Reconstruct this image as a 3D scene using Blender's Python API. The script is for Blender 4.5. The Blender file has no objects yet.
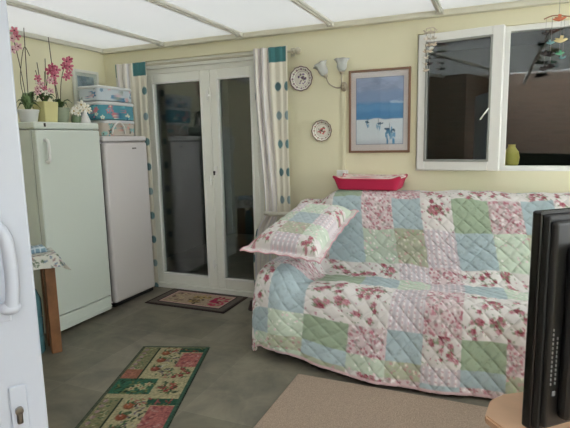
import bpy, bmesh, math, random
import numpy as np
from mathutils import Vector, Matrix
PI=math.pi
rng=np.random.RandomState(7); random.seed(7)
C=bpy.context.scene.collection
# ------------------------------------------------------------------ helpers
def lin(c):
    c=np.asarray(c,float)
    return np.where(c<=.04045,c/12.92,((c+.055)/1.055)**2.4)
def S(r,g,b): return tuple(lin(np.array([r,g,b])/255.))+(1,)
def c3(r,g,b): return np.array([r,g,b])/255.
MATS={}
def mat(name,col,rough=.5,metal=0,spec=.5,bump=0,bscale=40,var=0,vscale=5,coat=0,sheen=0):
    if name in MATS: return MATS[name]
    m=bpy.data.materials.new(name); m.use_nodes=True; nt=m.node_tree; b=nt.nodes['Principled BSDF']
    b.inputs['Base Color'].default_value=S(*col); b.inputs['Roughness'].default_value=rough
    b.inputs['Metallic'].default_value=metal; b.inputs['Specular IOR Level'].default_value=spec
    b.inputs['Coat Weight'].default_value=coat
    if sheen: b.inputs['Sheen Weight'].default_value=sheen
    if bump or var:
        tc=nt.nodes.new('ShaderNodeTexCoord')
    if bump:
        n=nt.nodes.new('ShaderNodeTexNoise'); n.inputs['Scale'].default_value=bscale; n.inputs['Detail'].default_value=4
        bp=nt.nodes.new('ShaderNodeBump'); bp.inputs['Strength'].default_value=bump; bp.inputs['Distance'].default_value=.01
        nt.links.new(tc.outputs['Object'],n.inputs['Vector']); nt.links.new(n.outputs['Fac'],bp.inputs['Height']); nt.links.new(bp.outputs['Normal'],b.inputs['Normal'])
    if var:
        n=nt.nodes.new('ShaderNodeTexNoise'); n.inputs['Scale'].default_value=vscale; n.inputs['Detail'].default_value=5
        r=nt.nodes.new('ShaderNodeValToRGB'); c=np.array(col,float)
        r.color_ramp.elements[0].position=.3; r.color_ramp.elements[1].position=.7
        r.color_ramp.elements[0].color=S(*np.clip(c*(1-var),0,255)); r.color_ramp.elements[1].color=S(*np.clip(c*(1+var),0,255))
        nt.links.new(tc.outputs['Object'],n.inputs['Vector']); nt.links.new(n.outputs['Fac'],r.inputs['Fac']); nt.links.new(r.outputs['Color'],b.inputs['Base Color'])
    MATS[name]=m; return m
def amat(name,rough=.8,spec=.3,bump=0,bscale=300,sheen=0):
    if name in MATS: return MATS[name]
    m=mat(name,(200,200,200),rough,0,spec,bump,bscale,sheen=sheen); nt=m.node_tree
    a=nt.nodes.new('ShaderNodeAttribute'); a.attribute_name='Col'
    nt.links.new(a.outputs['Color'],nt.nodes['Principled BSDF'].inputs['Base Color']); return m
def glass(name,tint=(.93,.96,.95),boost=1.0):
    m=bpy.data.materials.new(name); m.use_nodes=True; nt=m.node_tree; nt.nodes.clear()
    o=nt.nodes.new('ShaderNodeOutputMaterial'); mx=nt.nodes.new('ShaderNodeMixShader'); t=nt.nodes.new('ShaderNodeBsdfTransparent'); g=nt.nodes.new('ShaderNodeBsdfGlossy')
    f=nt.nodes.new('ShaderNodeFresnel'); f.inputs['IOR'].default_value=1.5; k=nt.nodes.new('ShaderNodeMath'); k.operation='MULTIPLY'; k.inputs[1].default_value=boost; k.use_clamp=True
    ge=nt.nodes.new('ShaderNodeNewGeometry'); mr=nt.nodes.new('ShaderNodeMapRange'); mr.inputs['To Min'].default_value=1.5; mr.inputs['To Max'].default_value=1/1.5
    nt.links.new(ge.outputs['Backfacing'],mr.inputs['Value']); nt.links.new(mr.outputs[0],f.inputs['IOR'])
    t.inputs['Color'].default_value=(*tint,1); g.inputs['Roughness'].default_value=.01; g.inputs['Color'].default_value=(.95,.98,1,1)
    nt.links.new(f.outputs[0],k.inputs[0]); nt.links.new(k.outputs[0],mx.inputs[0]); nt.links.new(t.outputs[0],mx.inputs[1]); nt.links.new(g.outputs[0],mx.inputs[2]); nt.links.new(mx.outputs[0],o.inputs[0])
    MATS[name]=m; return m
def link(name,me,m,parent=None,smooth=False):
    o=bpy.data.objects.new(name,me); C.objects.link(o)
    for k in (m if isinstance(m,(list,tuple)) else [m]): me.materials.append(k)
    if smooth:
        me.polygons.foreach_set('use_smooth',[True]*len(me.polygons))
    if parent: o.parent=parent
    return o
def obj(name,bm,m,parent=None,smooth=False,sharp=None):
    me=bpy.data.meshes.new(name)
    bmesh.ops.recalc_face_normals(bm,faces=bm.faces)
    bm.to_mesh(me); bm.free()
    o=link(name,me,m,parent,smooth)
    if smooth: me.set_sharp_from_angle(angle=sharp or math.radians(40))
    return o
def thing(name,label,cat,loc=(0,0,0),rz=0,group=None):
    o=bpy.data.objects.new(name,None); C.objects.link(o); o.location=loc; o.rotation_euler=(0,0,rz); o.empty_display_size=.05
    return tag(o,label,cat,group)
def tag(o,label,cat,group=None):
    o['label']=label; o['category']=cat
    if group:o['group']=group
    return o
def st(o,label=None):
    o['kind']='structure'
    if label:o['label']=label
    return o
def bx(bm,x0,x1,y0,y1,z0,z1,bev=0,seg=2,M=None):
    t=bmesh.new(); bmesh.ops.create_cube(t,size=1)
    for v in t.verts: v.co=Vector(((x0+x1)/2+v.co.x*(x1-x0),(y0+y1)/2+v.co.y*(y1-y0),(z0+z1)/2+v.co.z*(z1-z0)))
    if bev: bmesh.ops.bevel(t,geom=t.edges[:],offset=bev,segments=seg,affect='EDGES',profile=.5)
    if M: bmesh.ops.transform(t,matrix=M,verts=t.verts)
    me=bpy.data.meshes.new('t'); t.to_mesh(me); t.free(); bm.from_mesh(me); bpy.data.meshes.remove(me); return bm
def box(x0,x1,y0,y1,z0,z1,bev=0,seg=2,M=None): return bx(bmesh.new(),x0,x1,y0,y1,z0,z1,bev,seg,M)
def frames(pts):
    pts=[Vector(p) for p in pts]; n=len(pts); T=[]
    for i in range(n): T.append((pts[min(i+1,n-1)]-pts[max(i-1,0)]).normalized())
    up=Vector((0,0,1)) if abs(T[0].z)<.9 else Vector((1,0,0)); N=[]; a=(up-T[0]*up.dot(T[0])).normalized()
    for t in T:
        a=(a-t*a.dot(t)).normalized(); N.append((a,t.cross(a)))
    return pts,N
def tube(bm,pts,r,n=10,cap=True):
    pts,N=frames(pts); rings=[]
    for i,p in enumerate(pts):
        rr=r[i] if isinstance(r,(list,tuple)) else r
        rings.append([bm.verts.new(p+(N[i][0]*math.cos(2*PI*k/n)+N[i][1]*math.sin(2*PI*k/n))*rr) for k in range(n)])
    for a,b in zip(rings,rings[1:]):
        for k in range(n): bm.faces.new((a[k],a[(k+1)%n],b[(k+1)%n],b[k]))
    if cap:
        bm.faces.new(rings[0][::-1]); bm.faces.new(rings[-1])
    return bm
def lathe(bm,prof,n=28,M=None,close=False):
    rings=[]
    for r,z in prof:
        ring=[bm.verts.new((Vector((max(r,1e-4)*math.cos(2*PI*k/n),max(r,1e-4)*math.sin(2*PI*k/n),z)))) for k in range(n)]
        rings.append(ring)
    for a,b in zip(rings,rings[1:]):
        for k in range(n): bm.faces.new((a[k],a[(k+1)%n],b[(k+1)%n],b[k]))
    if prof[0][0]<1e-3 or close: bm.faces.new(rings[0][::-1])
    if prof[-1][0]<1e-3 or close: bm.faces.new(rings[-1])
    if M: bmesh.ops.transform(bm,matrix=M,verts=[v for r in rings for v in r])
    return bm
def smoothpts(P,n=6):
    P=[Vector(p) for p in P]; out=[]
    for i in range(len(P)-1):
        p0=P[max(i-1,0)];p1=P[i];p2=P[i+1];p3=P[min(i+2,len(P)-1)]
        for k in range(n):
            t=k/n; out.append(.5*((2*p1)+(-p0+p2)*t+(2*p0-5*p1+4*p2-p3)*t*t+(-p0+3*p1-3*p2+p3)*t**3))
    out.append(P[-1]); return out
def gridmesh(name,Pos,Col,m,parent=None,wrap=False,extra=None,smooth=True):
    """Pos (nu,nv,3), Col (nu,nv,3) surface colours in sRGB"""
    nu,nv=Pos.shape[:2]; idx=np.arange(nu*nv).reshape(nu,nv)
    if wrap: idx=np.concatenate([idx,idx[:1]],0)
    q=np.stack([idx[:-1,:-1],idx[1:,:-1],idx[1:,1:],idx[:-1,1:]],-1).reshape(-1,4)
    P=Pos.reshape(-1,3); K=Col.reshape(-1,3)
    if extra is not None:       # second sheet joined on the border
        P2,K2=extra; n0=len(P); idx2=np.arange(nu*nv).reshape(nu,nv)+n0
        q2=np.stack([idx2[:-1,:-1],idx2[:-1,1:],idx2[1:,1:],idx2[1:,:-1]],-1).reshape(-1,4)
        P=np.concatenate([P,P2.reshape(-1,3)]);K=np.concatenate([K,K2.reshape(-1,3)]);q=np.concatenate([q,q2])
    me=bpy.data.meshes.new(name); me.from_pydata(P.tolist(),[],q.tolist())
    a=me.color_attributes.new('Col','FLOAT_COLOR','POINT')
    a.data.foreach_set('color',np.concatenate([lin(np.clip(K,0,1)),np.ones((len(K),1))],1).ravel().astype(np.float32))
    if extra is not None:
        b=bmesh.new(); b.from_mesh(me); bmesh.ops.remove_doubles(b,verts=b.verts,dist=1e-5); b.to_mesh(me); b.free()
    return link(name,me,m,parent,smooth)
def normals(P):
    du=np.gradient(P,axis=0); dv=np.gradient(P,axis=1); n=np.cross(du,dv); return n/np.maximum(np.linalg.norm(n,axis=2,keepdims=True),1e-9)
def ss(a,b,x):
    t=np.clip((x-a)/(b-a),0,1); return t*t*(3-2*t)
def vnoise(U,V,sc,seed=0):
    r=np.random.RandomState(seed); G=r.rand(64,64); x=U*sc; y=V*sc
    xi=np.floor(x).astype(int); yi=np.floor(y).astype(int); fx=x-xi; fy=y-yi; fx=fx*fx*(3-2*fx); fy=fy*fy*(3-2*fy)
    g=lambda i,j:G[i%64,j%64]
    return (g(xi,yi)*(1-fx)+g(xi+1,yi)*fx)*(1-fy)+(g(xi,yi+1)*(1-fx)+g(xi+1,yi+1)*fx)*fy
class Canvas:
    """surface colours on a grid of cloth coordinates U,V in metres"""
    def __init__(s,U,V,base): s.U=U; s.V=V; s.K=np.zeros(U.shape+(3,))+base
    def m(s,mask,col,a=1.):
        w=(mask*a)[...,None]; s.K=s.K*(1-w)+np.asarray(col)*w
    def rect(s,u0,u1,v0,v1,col,a=1.): s.m(((s.U>=u0)&(s.U<u1)&(s.V>=v0)&(s.V<v1)).astype(float),col,a)
    def blob(s,u,v,r,col,rv=None,ang=0,a=1.,wob=0,clip=None,edge=.25):
        rv=rv or r; R=max(r,rv)*1.3
        if not hasattr(s,'u1'): s.u1=s.U[:,0]; s.v1=s.V[0,:]; s.sep=np.allclose(s.U[:,0],s.U[:,-1]) and np.allclose(s.V[0],s.V[-1])
        if s.sep:
            i0,i1=np.searchsorted(s.u1,[u-R,u+R]); j0,j1=np.searchsorted(s.v1,[v-R,v+R])
        else: i0,i1,j0,j1=0,s.U.shape[0],0,s.U.shape[1]
        if i1<=i0 or j1<=j0: return
        du=s.U[i0:i1,j0:j1]-u; dv=s.V[i0:i1,j0:j1]-v; ca,sa=math.cos(ang),math.sin(ang)
        x=(du*ca+dv*sa)/r; y=(-du*sa+dv*ca)/rv; d=np.hypot(x,y)
        if wob: d=d*(1+wob*np.sin(5*np.arctan2(y,x)+u*90))
        w=1-ss(1-edge,1+edge,d)
        if clip is not None: w=w*clip[i0:i1,j0:j1]
        w=(w*a)[...,None]; s.K[i0:i1,j0:j1]=s.K[i0:i1,j0:j1]*(1-w)+np.asarray(col)*w
def rose(c,u,v,r,col,clip,R):
    for k in range(3): 
        a=R.rand()*6.28; c.blob(u+math.cos(a)*r*1.25,v+math.sin(a)*r*1.25,r*.75,c3(128,150,112),r*.35,a,.8,clip=clip)
    c.blob(u,v,r,col,wob=.15,clip=clip,a=.9)
    c.blob(u-r*.2,v+r*.2,r*.6,col*.6+.4*c3(245,225,225),wob=.2,clip=clip,a=.8)
    c.blob(u+r*.05,v,r*.3,col*.8,clip=clip)
ROSE=c3(172,62,82); ROSE2=c3(192,108,122)
PATCH={'A':c3(170,192,198),'B':c3(162,184,152),'C':c3(226,220,216),'D':c3(216,194,196),'E':c3(196,212,190),'F':c3(212,202,206),'G':c3(180,184,156)}
def paint_patch(c,u0,u1,v0,v1,t,R):
    U,V=c.U,c.V; clip=((U>=u0)&(U<u1)&(V>=v0)&(V<v1)).astype(float)
    if clip.sum()==0: return
    c.m(clip,PATCH[t]*(.97+.06*R.rand()))
    w,h=u1-u0,v1-v0; ar=w*h
    n=lambda dens:int(ar*dens)+1
    if t in 'AB':
        for _ in range(n(900)): c.blob(u0+R.rand()*w,v0+R.rand()*h,.006,PATCH[t]*.93,clip=clip)
    elif t=='C':
        for _ in range(max(4,n(150))):
            cu,cv=u0+w*(.12+.76*R.rand()),v0+h*(.12+.76*R.rand())
            for k in range(2): rose(c,cu+R.randn()*.022,cv+R.randn()*.022,.010+.008*R.rand(),[ROSE,ROSE2,c3(170,70,85)][k],clip,R)
        for _ in range(n(500)): c.blob(u0+R.rand()*w,v0+R.rand()*h,.005,[c3(200,130,145),c3(150,165,135)][R.randint(2)],clip=clip)
    elif t=='D':
        for _ in range(n(3300)): c.blob(u0+R.rand()*w,v0+R.rand()*h,.0055+.004*R.rand(),[ROSE2,c3(196,112,128),c3(166,156,148),c3(245,238,238)][R.randint(4)],clip=clip,a=.75)
    elif t=='E':
        for _ in range(n(900)): c.blob(u0+R.rand()*w,v0+R.rand()*h,.007,[c3(235,205,208),c3(180,205,178),c3(238,240,228)][R.randint(3)],clip=clip)
    elif t=='G':
        for _ in range(n(1500)): c.blob(u0+R.rand()*w,v0+R.rand()*h,.008,[c3(205,150,150),c3(168,182,140),c3(225,220,200)][R.randint(3)],clip=clip,a=.85)
    elif t=='F':
        s=.5+.5*np.cos((U-u0)*2*PI/.035); c.m(clip*(s>.75),c3(190,180,192),.55); c.m(clip*(s<.12),c3(245,238,240),.8)
        for i in range(int(w/.035)+1):
            for j in range(int(h/.03)+1): c.blob(u0+(i+.5)*.035,v0+(j+.5)*.03,.006,c3(196,140,152),clip=clip,a=.6)
def quilt_h(U,V,sp=.085,amp=.009):
    d=np.minimum(np.abs(((U+V)/sp)%1-.5),9); a=(.5-d)*sp*.707*2/2
    d2=np.abs(((U-V)/sp)%1-.5); b=(.5-d2)*sp*.707
    f=lambda x:np.sqrt(np.clip(1-(1-np.clip(x/(.022),0,1))**2,0,1))
    return amp*np.minimum(f(a),f(b))
def superpillow(name,cor,T,colfn,m,parent=None,nu=90,nv=120,flange=.035,piping=None,bend=0,quilt=False,bellylow=.5,wave=0):
    """cushion between four corners (u right, v up)"""
    A,B,D,E=[np.array(p,float) for p in cor]   # (0,0),(1,0),(1,1),(0,1)
    u=np.linspace(0,1,nu)[:,None]; v=np.linspace(0,1,nv)[None,:]; u,v=np.broadcast_arrays(u,v)
    P=(A*((1-u)*(1-v))[...,None]+B*(u*(1-v))[...,None]+D*(u*v)[...,None]+E*((1-u)*v)[...,None])
    W=np.linalg.norm(B-A); H=np.linalg.norm(E-A); N=np.cross(B-A,E-A); N/=np.linalg.norm(N)
    su,sv=2*u-1,2*v-1
    # edges pulled in between the corners
    ctr=(A+B+D+E)/4
    pin=(1-su**2)*sv**2*.03*H; pin2=(1-sv**2)*su**2*.03*W
    eu=(B-A)/W; ev=(E-A)/H
    P=P-ev*(np.sign(sv)*pin)[...,None]-eu*(np.sign(su)*pin2)[...,None]
    fu=flange/W*2; fv=flange/H*2
    b=lambda s,f:np.clip(1-(np.abs(s)/(1-f)),0,1)
    prof=(np.sqrt(np.clip(1-(1-np.clip(b(su,fu)*2.0,0,1))**2,0,1))*np.sqrt(np.clip(1-(1-np.clip(b(sv,fv)*2.0,0,1))**2,0,1)))**.8
    wv=wave*np.sin(u*W*60)*(np.abs(sv)**8)+wave*np.sin(v*H*55)*(np.abs(su)**8)
    bd=bend*(1-sv**2)
    edge=.004*(1-np.maximum(np.abs(su),np.abs(sv))**30)
    q=quilt_h(u*W,v*H,.08,.006) if quilt else 0
    top=P+N*(T*(1-bellylow)*prof+edge+wv+bd+q*(prof>0.02)*(edge>.003))[...,None]; bot=P+N*(-T*bellylow*prof-edge+wv+bd)[...,None]
    # close the rim
    for a_ in (0,-1): bot[a_]=top[a_]; bot[:,a_]=top[:,a_]
    K=colfn(u*W,v*H,W,H); K2=K.copy()
    o=gridmesh(name,top,K,m,parent,extra=(bot,K2))
    if piping:
        ring=[top[i,0] for i in range(0,nu,3)]+[top[-1,j] for j in range(0,nv,3)]+[top[i,-1] for i in range(nu-1,-1,-3)]+[top[0,j] for j in range(nv-1,-1,-3)]
        bm=bmesh.new(); tube(bm,[tuple(p) for p in ring],.005,6); obj('piping',bm,piping,parent or o,True)
    return o
# ------------------------------------------------------------------ materials
WALL=mat('wall_paint',(230,225,194),.75,spec=.25,bump=.04,bscale=60)
UPVC=mat('white_plastic_frame',(236,236,230),.35)
UPVC2=mat('aged_white_frame',(236,236,226),.4)
RAFT=mat('rafter_white',(200,198,186),.45)
FRIDGE=mat('fridge_enamel',(212,220,211),.32,bump=.03,bscale=160)
FREEZ=mat('freezer_enamel',(215,210,208),.32,bump=.03,bscale=160)
SEAL=mat('grey_seal',(120,122,120),.6)
DARK=mat('dark_plastic',(28,28,28),.4)
TVB=mat('black_tv_plastic',(20,20,20),.42)
TVG=mat('glossy_black_bezel',(14,14,15),.25)
OAK=mat('brown_wood',(128,88,56),.5,bump=.1,bscale=30,var=.15,vscale=9)
BEECH=mat('light_beech_wood',(208,168,136),.4,var=.04,vscale=8)
METAL=mat('dull_metal',(130,125,118),.35,metal=1)
CLOTHM=amat('printed_cloth',.9,.15,.15,500,sheen=.1)
QM=amat('quilted_cotton',.92,.1,.12,600,sheen=.15)
RUGM=amat('woven_rug',.95,.08,.5,350)
PRINT=amat('printed_surface',.5,.4)
PLATEM=amat('glazed_pottery',.2,.5)
GLASS=glass('window_glass',(.9,.93,.92),2.2)
# ------------------------------------------------------------------ setting
XL,XR,YB,YF,ZC=-3.73,2.9,4.10,-1.9,2.41
m=mat('stone_floor',(96,92,80),.45,spec=.4); nt=m.node_tree; b=nt.nodes['Principled BSDF']
tc=nt.nodes.new('ShaderNodeTexCoord'); mp=nt.nodes.new('ShaderNodeMapping'); mp.inputs['Location'].default_value=(1.575,-2.6,0)
br=nt.nodes.new('ShaderNodeTexBrick'); br.offset=0; br.inputs['Scale'].default_value=1; br.inputs['Brick Width'].default_value=.45; br.inputs['Row Height'].default_value=.45; br.inputs['Mortar Size'].default_value=.0035; br.inputs['Mortar Smooth'].default_value=.5
br.inputs['Color1'].default_value=S(126,121,108); br.inputs['Color2'].default_value=S(112,108,95); br.inputs['Mortar'].default_value=S(128,124,112)
n1=nt.nodes.new('ShaderNodeTexNoise'); n1.inputs['Scale'].default_value=3; n1.inputs['Detail'].default_value=8; n1.inputs['Roughness'].default_value=.65; n1.inputs['Distortion'].default_value=.6
rp=nt.nodes.new('ShaderNodeValToRGB'); rp.color_ramp.elements[0].color=(.60,.60,.62,1); rp.color_ramp.elements[1].color=(1.38,1.36,1.30,1); rp.color_ramp.elements[0].position=.3; rp.color_ramp.elements[1].position=.72
mm=nt.nodes.new('ShaderNodeMix'); mm.data_type='RGBA'; mm.blend_type='MULTIPLY'; mm.inputs[0].default_value=1
bp=nt.nodes.new('ShaderNodeBump'); bp.inputs['Strength'].default_value=.25; bp.inputs['Distance'].default_value=.004
nt.links.new(tc.outputs['Object'],mp.inputs['Vector']); nt.links.new(mp.outputs[0],br.inputs['Vector']); nt.links.new(tc.outputs['Object'],n1.inputs['Vector'])
nt.links.new(n1.outputs['Fac'],rp.inputs[0]); nt.links.new(br.outputs['Color'],mm.inputs[6]); nt.links.new(rp.outputs[0],mm.inputs[7]); nt.links.new(mm.outputs[2],b.inputs['Base Color'])
nt.links.new(n1.outputs['Fac'],bp.inputs['Height']); nt.links.new(bp.outputs[0],b.inputs['Normal'])
st(obj('floor',box(XL-.2,XR+.2,YF-.2,7.2,-.1,0),m))
# back wall with door opening and window opening
DX0,DX1,DZ=-3.27,-1.96,2.295; WX0,WX1,WZ0,WZ1=-.595,1.9,1.235,2.29
bm=bmesh.new()
for x0,x1,z0,z1 in ((XL-.2,DX0,0,2.6),(DX0,DX1,DZ,2.6),(DX1,WX0,0,2.6),(WX0,WX1,0,WZ0),(WX0,WX1,WZ1,2.6),(WX1,XR+.2,0,2.6)): bx(bm,x0,x1,YB,YB+.16,z0,z1)
st(obj('wall_back',bm,WALL))
st(obj('wall_left',box(XL-.15,XL,.1,YB,0,2.6),WALL))
def brick(name):
    m=mat(name,(120,84,70),.85); nt=m.node_tree; b=nt.nodes['Principled BSDF']; tc=nt.nodes.new('ShaderNodeTexCoord'); mp=nt.nodes.new('ShaderNodeMapping'); mp.inputs['Rotation'].default_value=(PI/2,0,0)
    br=nt.nodes.new('ShaderNodeTexBrick'); br.inputs['Scale'].default_value=1; br.inputs['Brick Width'].default_value=.225; br.inputs['Row Height'].default_value=.075; br.inputs['Mortar Size'].default_value=.006
    br.inputs['Color1'].default_value=S(150,122,106); br.inputs['Color2'].default_value=S(134,108,96); br.inputs['Mortar'].default_value=S(140,130,118)
    nt.links.new(tc.outputs['Object'],mp.inputs[0]); nt.links.new(mp.outputs[0],br.inputs['Vector']); nt.links.new(br.outputs['Color'],b.inputs['Base Color']); return m
BRICK=brick('house_brick')
st(obj('wall_house',box(XL-.15,-1.75,-.02,.1,0,2.6),BRICK))
st(obj('wall_return',box(-1.9,-1.75,YF,-.02,0,2.6),BRICK))
bm=bmesh.new(); bx(bm,XR,XR+.15,YF,YB,0,.6); bx(bm,XR,XR+.15,YF,YB,2.3,2.6); bx(bm,XR,XR+.15,YF,1.5,.6,2.3); bx(bm,XR,XR+.15,3.8,YB,.6,2.3)
st(obj('wall_right',bm,WALL))
bm=bmesh.new(); bx(bm,-1.9,XR+.15,YF-.15,YF,0,.55); bx(bm,-1.9,XR+.15,YF-.15,YF,2.3,2.6); 
bx(bm,-1.9,1.25,YF-.15,YF,.55,2.3)
st(obj('wall_front',bm,BRICK))
# unseen glazing behind and beside the camera, placed to light the room
def fixedwin(name,x0,x1,y,z0,z1,n,axis='x'):
    bm=bmesh.new(); f=.06
    def B(a0,a1,c0,c1):
        if axis=='x': bx(bm,a0,a1,y-.03,y+.03,c0,c1,.004)
        else: bx(bm,y-.03,y+.03,a0,a1,c0,c1,.004)
    B(x0,x1,z0,z0+f);B(x0,x1,z1-f,z1)
    for i in range(n+1):
        c=x0+(x1-x0)*i/n; B(max(x0,c-f/2),min(x1,c+f/2) if i else c+f,z0+f,z1-f)
    o=st(obj(name,bm,UPVC))
    g=box(x0+f,x1-f,y-.004,y+.004,z0+f,z1-f) if axis=='x' else box(y-.004,y+.004,x0+f,x1-f,z0+f,z1-f)
    obj('glass_pane',g,MATS['clear_glass'],o); return o
glass('clear_glass',(.95,.97,.97),1)
fixedwin('window_3',1.25,XR,YF-.075,.55,2.3,3)
fixedwin('window_added',1.5,3.8,XR+.075,.6,2.3,3,'y')  # out-of-view window added to bring more light onto sofa and back wall
# roof: opal polycarbonate sheets on rafters
m=bpy.data.materials.new('opal_roof_sheet'); m.use_nodes=True; nt=m.node_tree; nt.nodes.clear()
o=nt.nodes.new('ShaderNodeOutputMaterial'); t=nt.nodes.new('ShaderNodeBsdfTranslucent'); d=nt.nodes.new('ShaderNodeBsdfDiffuse'); mx=nt.nodes.new('ShaderNodeAddShader')
ROOF_T=.072
tc=nt.nodes.new('ShaderNodeTexCoord'); n1=nt.nodes.new('ShaderNodeTexNoise'); n1.inputs['Scale'].default_value=1.3; n1.inputs['Detail'].default_value=6
rp=nt.nodes.new('ShaderNodeValToRGB'); rp.color_ramp.elements[0].position=.35; rp.color_ramp.elements[1].position=.65
rp.color_ramp.elements[0].color=(ROOF_T*.95,ROOF_T*.97,ROOF_T*.94,1); rp.color_ramp.elements[1].color=(ROOF_T*1.02,ROOF_T*1.02,ROOF_T*1.0,1)
nt.links.new(tc.outputs['Object'],n1.inputs['Vector']); nt.links.new(n1.outputs['Fac'],rp.inputs[0]); nt.links.new(rp.outputs[0],t.inputs['Color'])
d.inputs['Color'].default_value=(.35,.36,.34,1)
nt.links.new(t.outputs[0],mx.inputs[0]); nt.links.new(d.outputs[0],mx.inputs[1]); nt.links.new(mx.outputs[0],o.inputs[0])
bm=bmesh.new(); vs=[bm.verts.new(p) for p in ((XL,-.25,2.446),(XR,-.25,2.446),(XR,YB+.02,2.446),(XL,YB+.02,2.446))]; bm.faces.new(vs)
st(obj('ceiling',bm,m))
o=st(obj('ceiling_added_glass',box(.1,XR,YF,-.25,2.446,2.456),MATS['clear_glass'])); st(obj('ceiling_light_block',box(XL,.1,YF,-.25,2.446,2.47),RAFT))  # unseen: clear strip added to let in daylight, soffit keeps it off the door
# eave beam along the back wall and the left wall plate
bm=bmesh.new(); bx(bm,XL,XR,YB-.06,YB,2.398,2.432,.006); bx(bm,XL,XR,YB-.035,YB,2.432,2.446); st(obj('trim_1',bm,mat('eave_cream',(214,210,190),.5)))
bm=bmesh.new(); bx(bm,XL,XL+.045,.1,YB-.06,2.408,2.445,.004); st(obj('trim_2',bm,RAFT))
for i,x in enumerate((-2.97,-2.12,-1.285,-.43,.42,1.27,2.12)):
    bm=bmesh.new(); bx(bm,x-.024,x+.024,YF,YB-.06,2.422,2.445,.005); bx(bm,x-.011,x+.011,YF,YB-.06,2.410,2.428,.004); bx(bm,x-.028,x+.028,YB-.11,YB-.055,2.406,2.436,.004)
    st(obj('trim_%d'%(i+3),bm,RAFT))
# room beyond the glass
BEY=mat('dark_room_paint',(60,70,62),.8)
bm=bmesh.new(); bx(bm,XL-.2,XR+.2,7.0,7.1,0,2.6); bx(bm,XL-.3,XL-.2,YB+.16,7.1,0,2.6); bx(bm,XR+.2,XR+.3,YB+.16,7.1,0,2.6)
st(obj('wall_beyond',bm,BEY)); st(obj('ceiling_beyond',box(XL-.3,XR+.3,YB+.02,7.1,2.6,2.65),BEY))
# ------------------------------------------------------------------ french doors (two leaves in a frame)
yf=YB+.055
bm=bmesh.new()
bx(bm,DX0,DX0+.045,YB+.005,YB+.1,0,DZ,.004); bx(bm,DX1-.045,DX1,YB+.005,YB+.1,0,DZ,.004)
bx(bm,DX0+.045,DX1-.045,YB+.0,YB+.1,2.215,2.245,.004); bx(bm,DX0+.045,DX1-.045,YB+.03,YB+.1,2.245,DZ,.004); bx(bm,DX0+.045,DX1-.045,YB-.01,YB+.1,0,.05,.004); bx(bm,DX0+.045,DX1-.045,YB+.02,YB+.1,2.165,2.215,.006)
st(obj('trim_10',bm,UPVC2),'white door frame around the glazed double doors')
def leaf(name,x0,x1,gx0,gx1,label,hinge):
    bm=bmesh.new(); z0,z1=.052,2.163; gz0,gz1=.155,2.075; a,b_=YB+.01,YB+.07
    bx(bm,x0,gx0,a,b_,z0,z1,.006); bx(bm,gx1,x1,a,b_,z0,z1,.006); bx(bm,gx0,gx1,a,b_,z0,gz0,.006); bx(bm,gx0,gx1,a,b_,gz1,z1,.006)
    o=st(obj(name,bm,UPVC2),label)
    obj('glass_pane',box(gx0,gx1,YB+.035,YB+.05,gz0,gz1),GLASS,o)
    bm=bmesh.new()
    for A in ((gx0-.012,gx0+.006,gz0,gz1),(gx1-.006,gx1+.012,gz0,gz1),(gx0,gx1,gz0-.012,gz0+.006),(gx0,gx1,gz1-.006,gz1+.012)): bx(bm,A[0],A[1],YB+.002,YB+.034,A[2],A[3],.003)
    obj('glazing_bead',bm,UPVC,o); return o
lf=leaf('door_1',DX0+.047,-2.5,-3.15,-2.60,'left white framed glazed leaf of the double doors',0)
rt=leaf('door_2',-2.497,DX1-.047,-2.415,-2.07,'right white framed glazed leaf of the double doors',1)
for z in (1.93,1.13,.29):
    bm=bmesh.new(); bx(bm,-2.545,-2.503,YB-.012,YB+.008,z-.012,z+.012,.004); lathe(bm,[(0,-.045),(.009,-.045),(.009,.045),(0,.045)],12,Matrix.Translation((-2.523,YB-.008,z)))
    obj('bolt',bm,UPVC,lf,True)
bm=bmesh.new(); bx(bm,-2.488,-2.446,YB-.004,YB+.009,1.155,1.265,.004); obj('lock_plate',bm,UPVC,rt)
bm=bmesh.new(); lathe(bm,[(0,0),(.010,0),(.010,.014),(0,.014)],14,Matrix.Translation((-2.475,YB-.004,1.21))@Matrix.Rotation(PI/2,4,'X')); bx(bm,-2.483,-2.467,YB-.018,YB-.005,1.18,1.21,.004); obj('keyhole',bm,DARK,rt,True)
# ------------------------------------------------------------------ window: fixed light and an open casement
yw=YB+.03
bm=bmesh.new()
bx(bm,WX0,WX0+.035,YB+.02,YB+.09,WZ0,WZ1,.004); bx(bm,WX0+.035,WX1,YB+.02,YB+.09,WZ1-.04,WZ1,.004); bx(bm,WX0+.035,WX1,YB+.02,YB+.09,WZ0,WZ0+.035,.004)
bx(bm,.015,.066,YB+.0,YB+.09,WZ0+.035,WZ1-.04,.004); bx(bm,WX1-.05,WX1,YB+.02,YB+.09,WZ0+.035,WZ1-.04,.004); bx(bm,1.2,1.25,YB+.0,YB+.09,WZ0+.035,WZ1-.04,.004)
w1=st(obj('window_1',bm,UPVC),'fixed white framed window light right of the open casement')
obj('glass_pane',box(.066,WX1-.05,YB+.05,YB+.065,WZ0+.035,WZ1-.04),GLASS,w1)
obj('window_sill',box(WX0,WX1,YB-.004,YB+.03,WZ0-.002,WZ0+.014,.003),UPVC,w1)
cs=bpy.data.objects.new('window_2',None); C.objects.link(cs); cs.location=(WX0+.02,YB+.02,0); cs.rotation_euler=(0,0,-math.radians(9)); st(cs,'open white casement window swung a little into the room')
W_=.612; z0,z1=WZ0+.005,WZ1-.012
bm=bmesh.new(); bx(bm,0,.062,-.055,0,z0,z1,.006); bx(bm,W_-.078,W_,-.055,0,z0,z1,.006); bx(bm,.062,W_-.078,-.055,0,z0,z0+.075,.006); bx(bm,.062,W_-.078,-.055,0,z1-.066,z1,.006)
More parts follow.
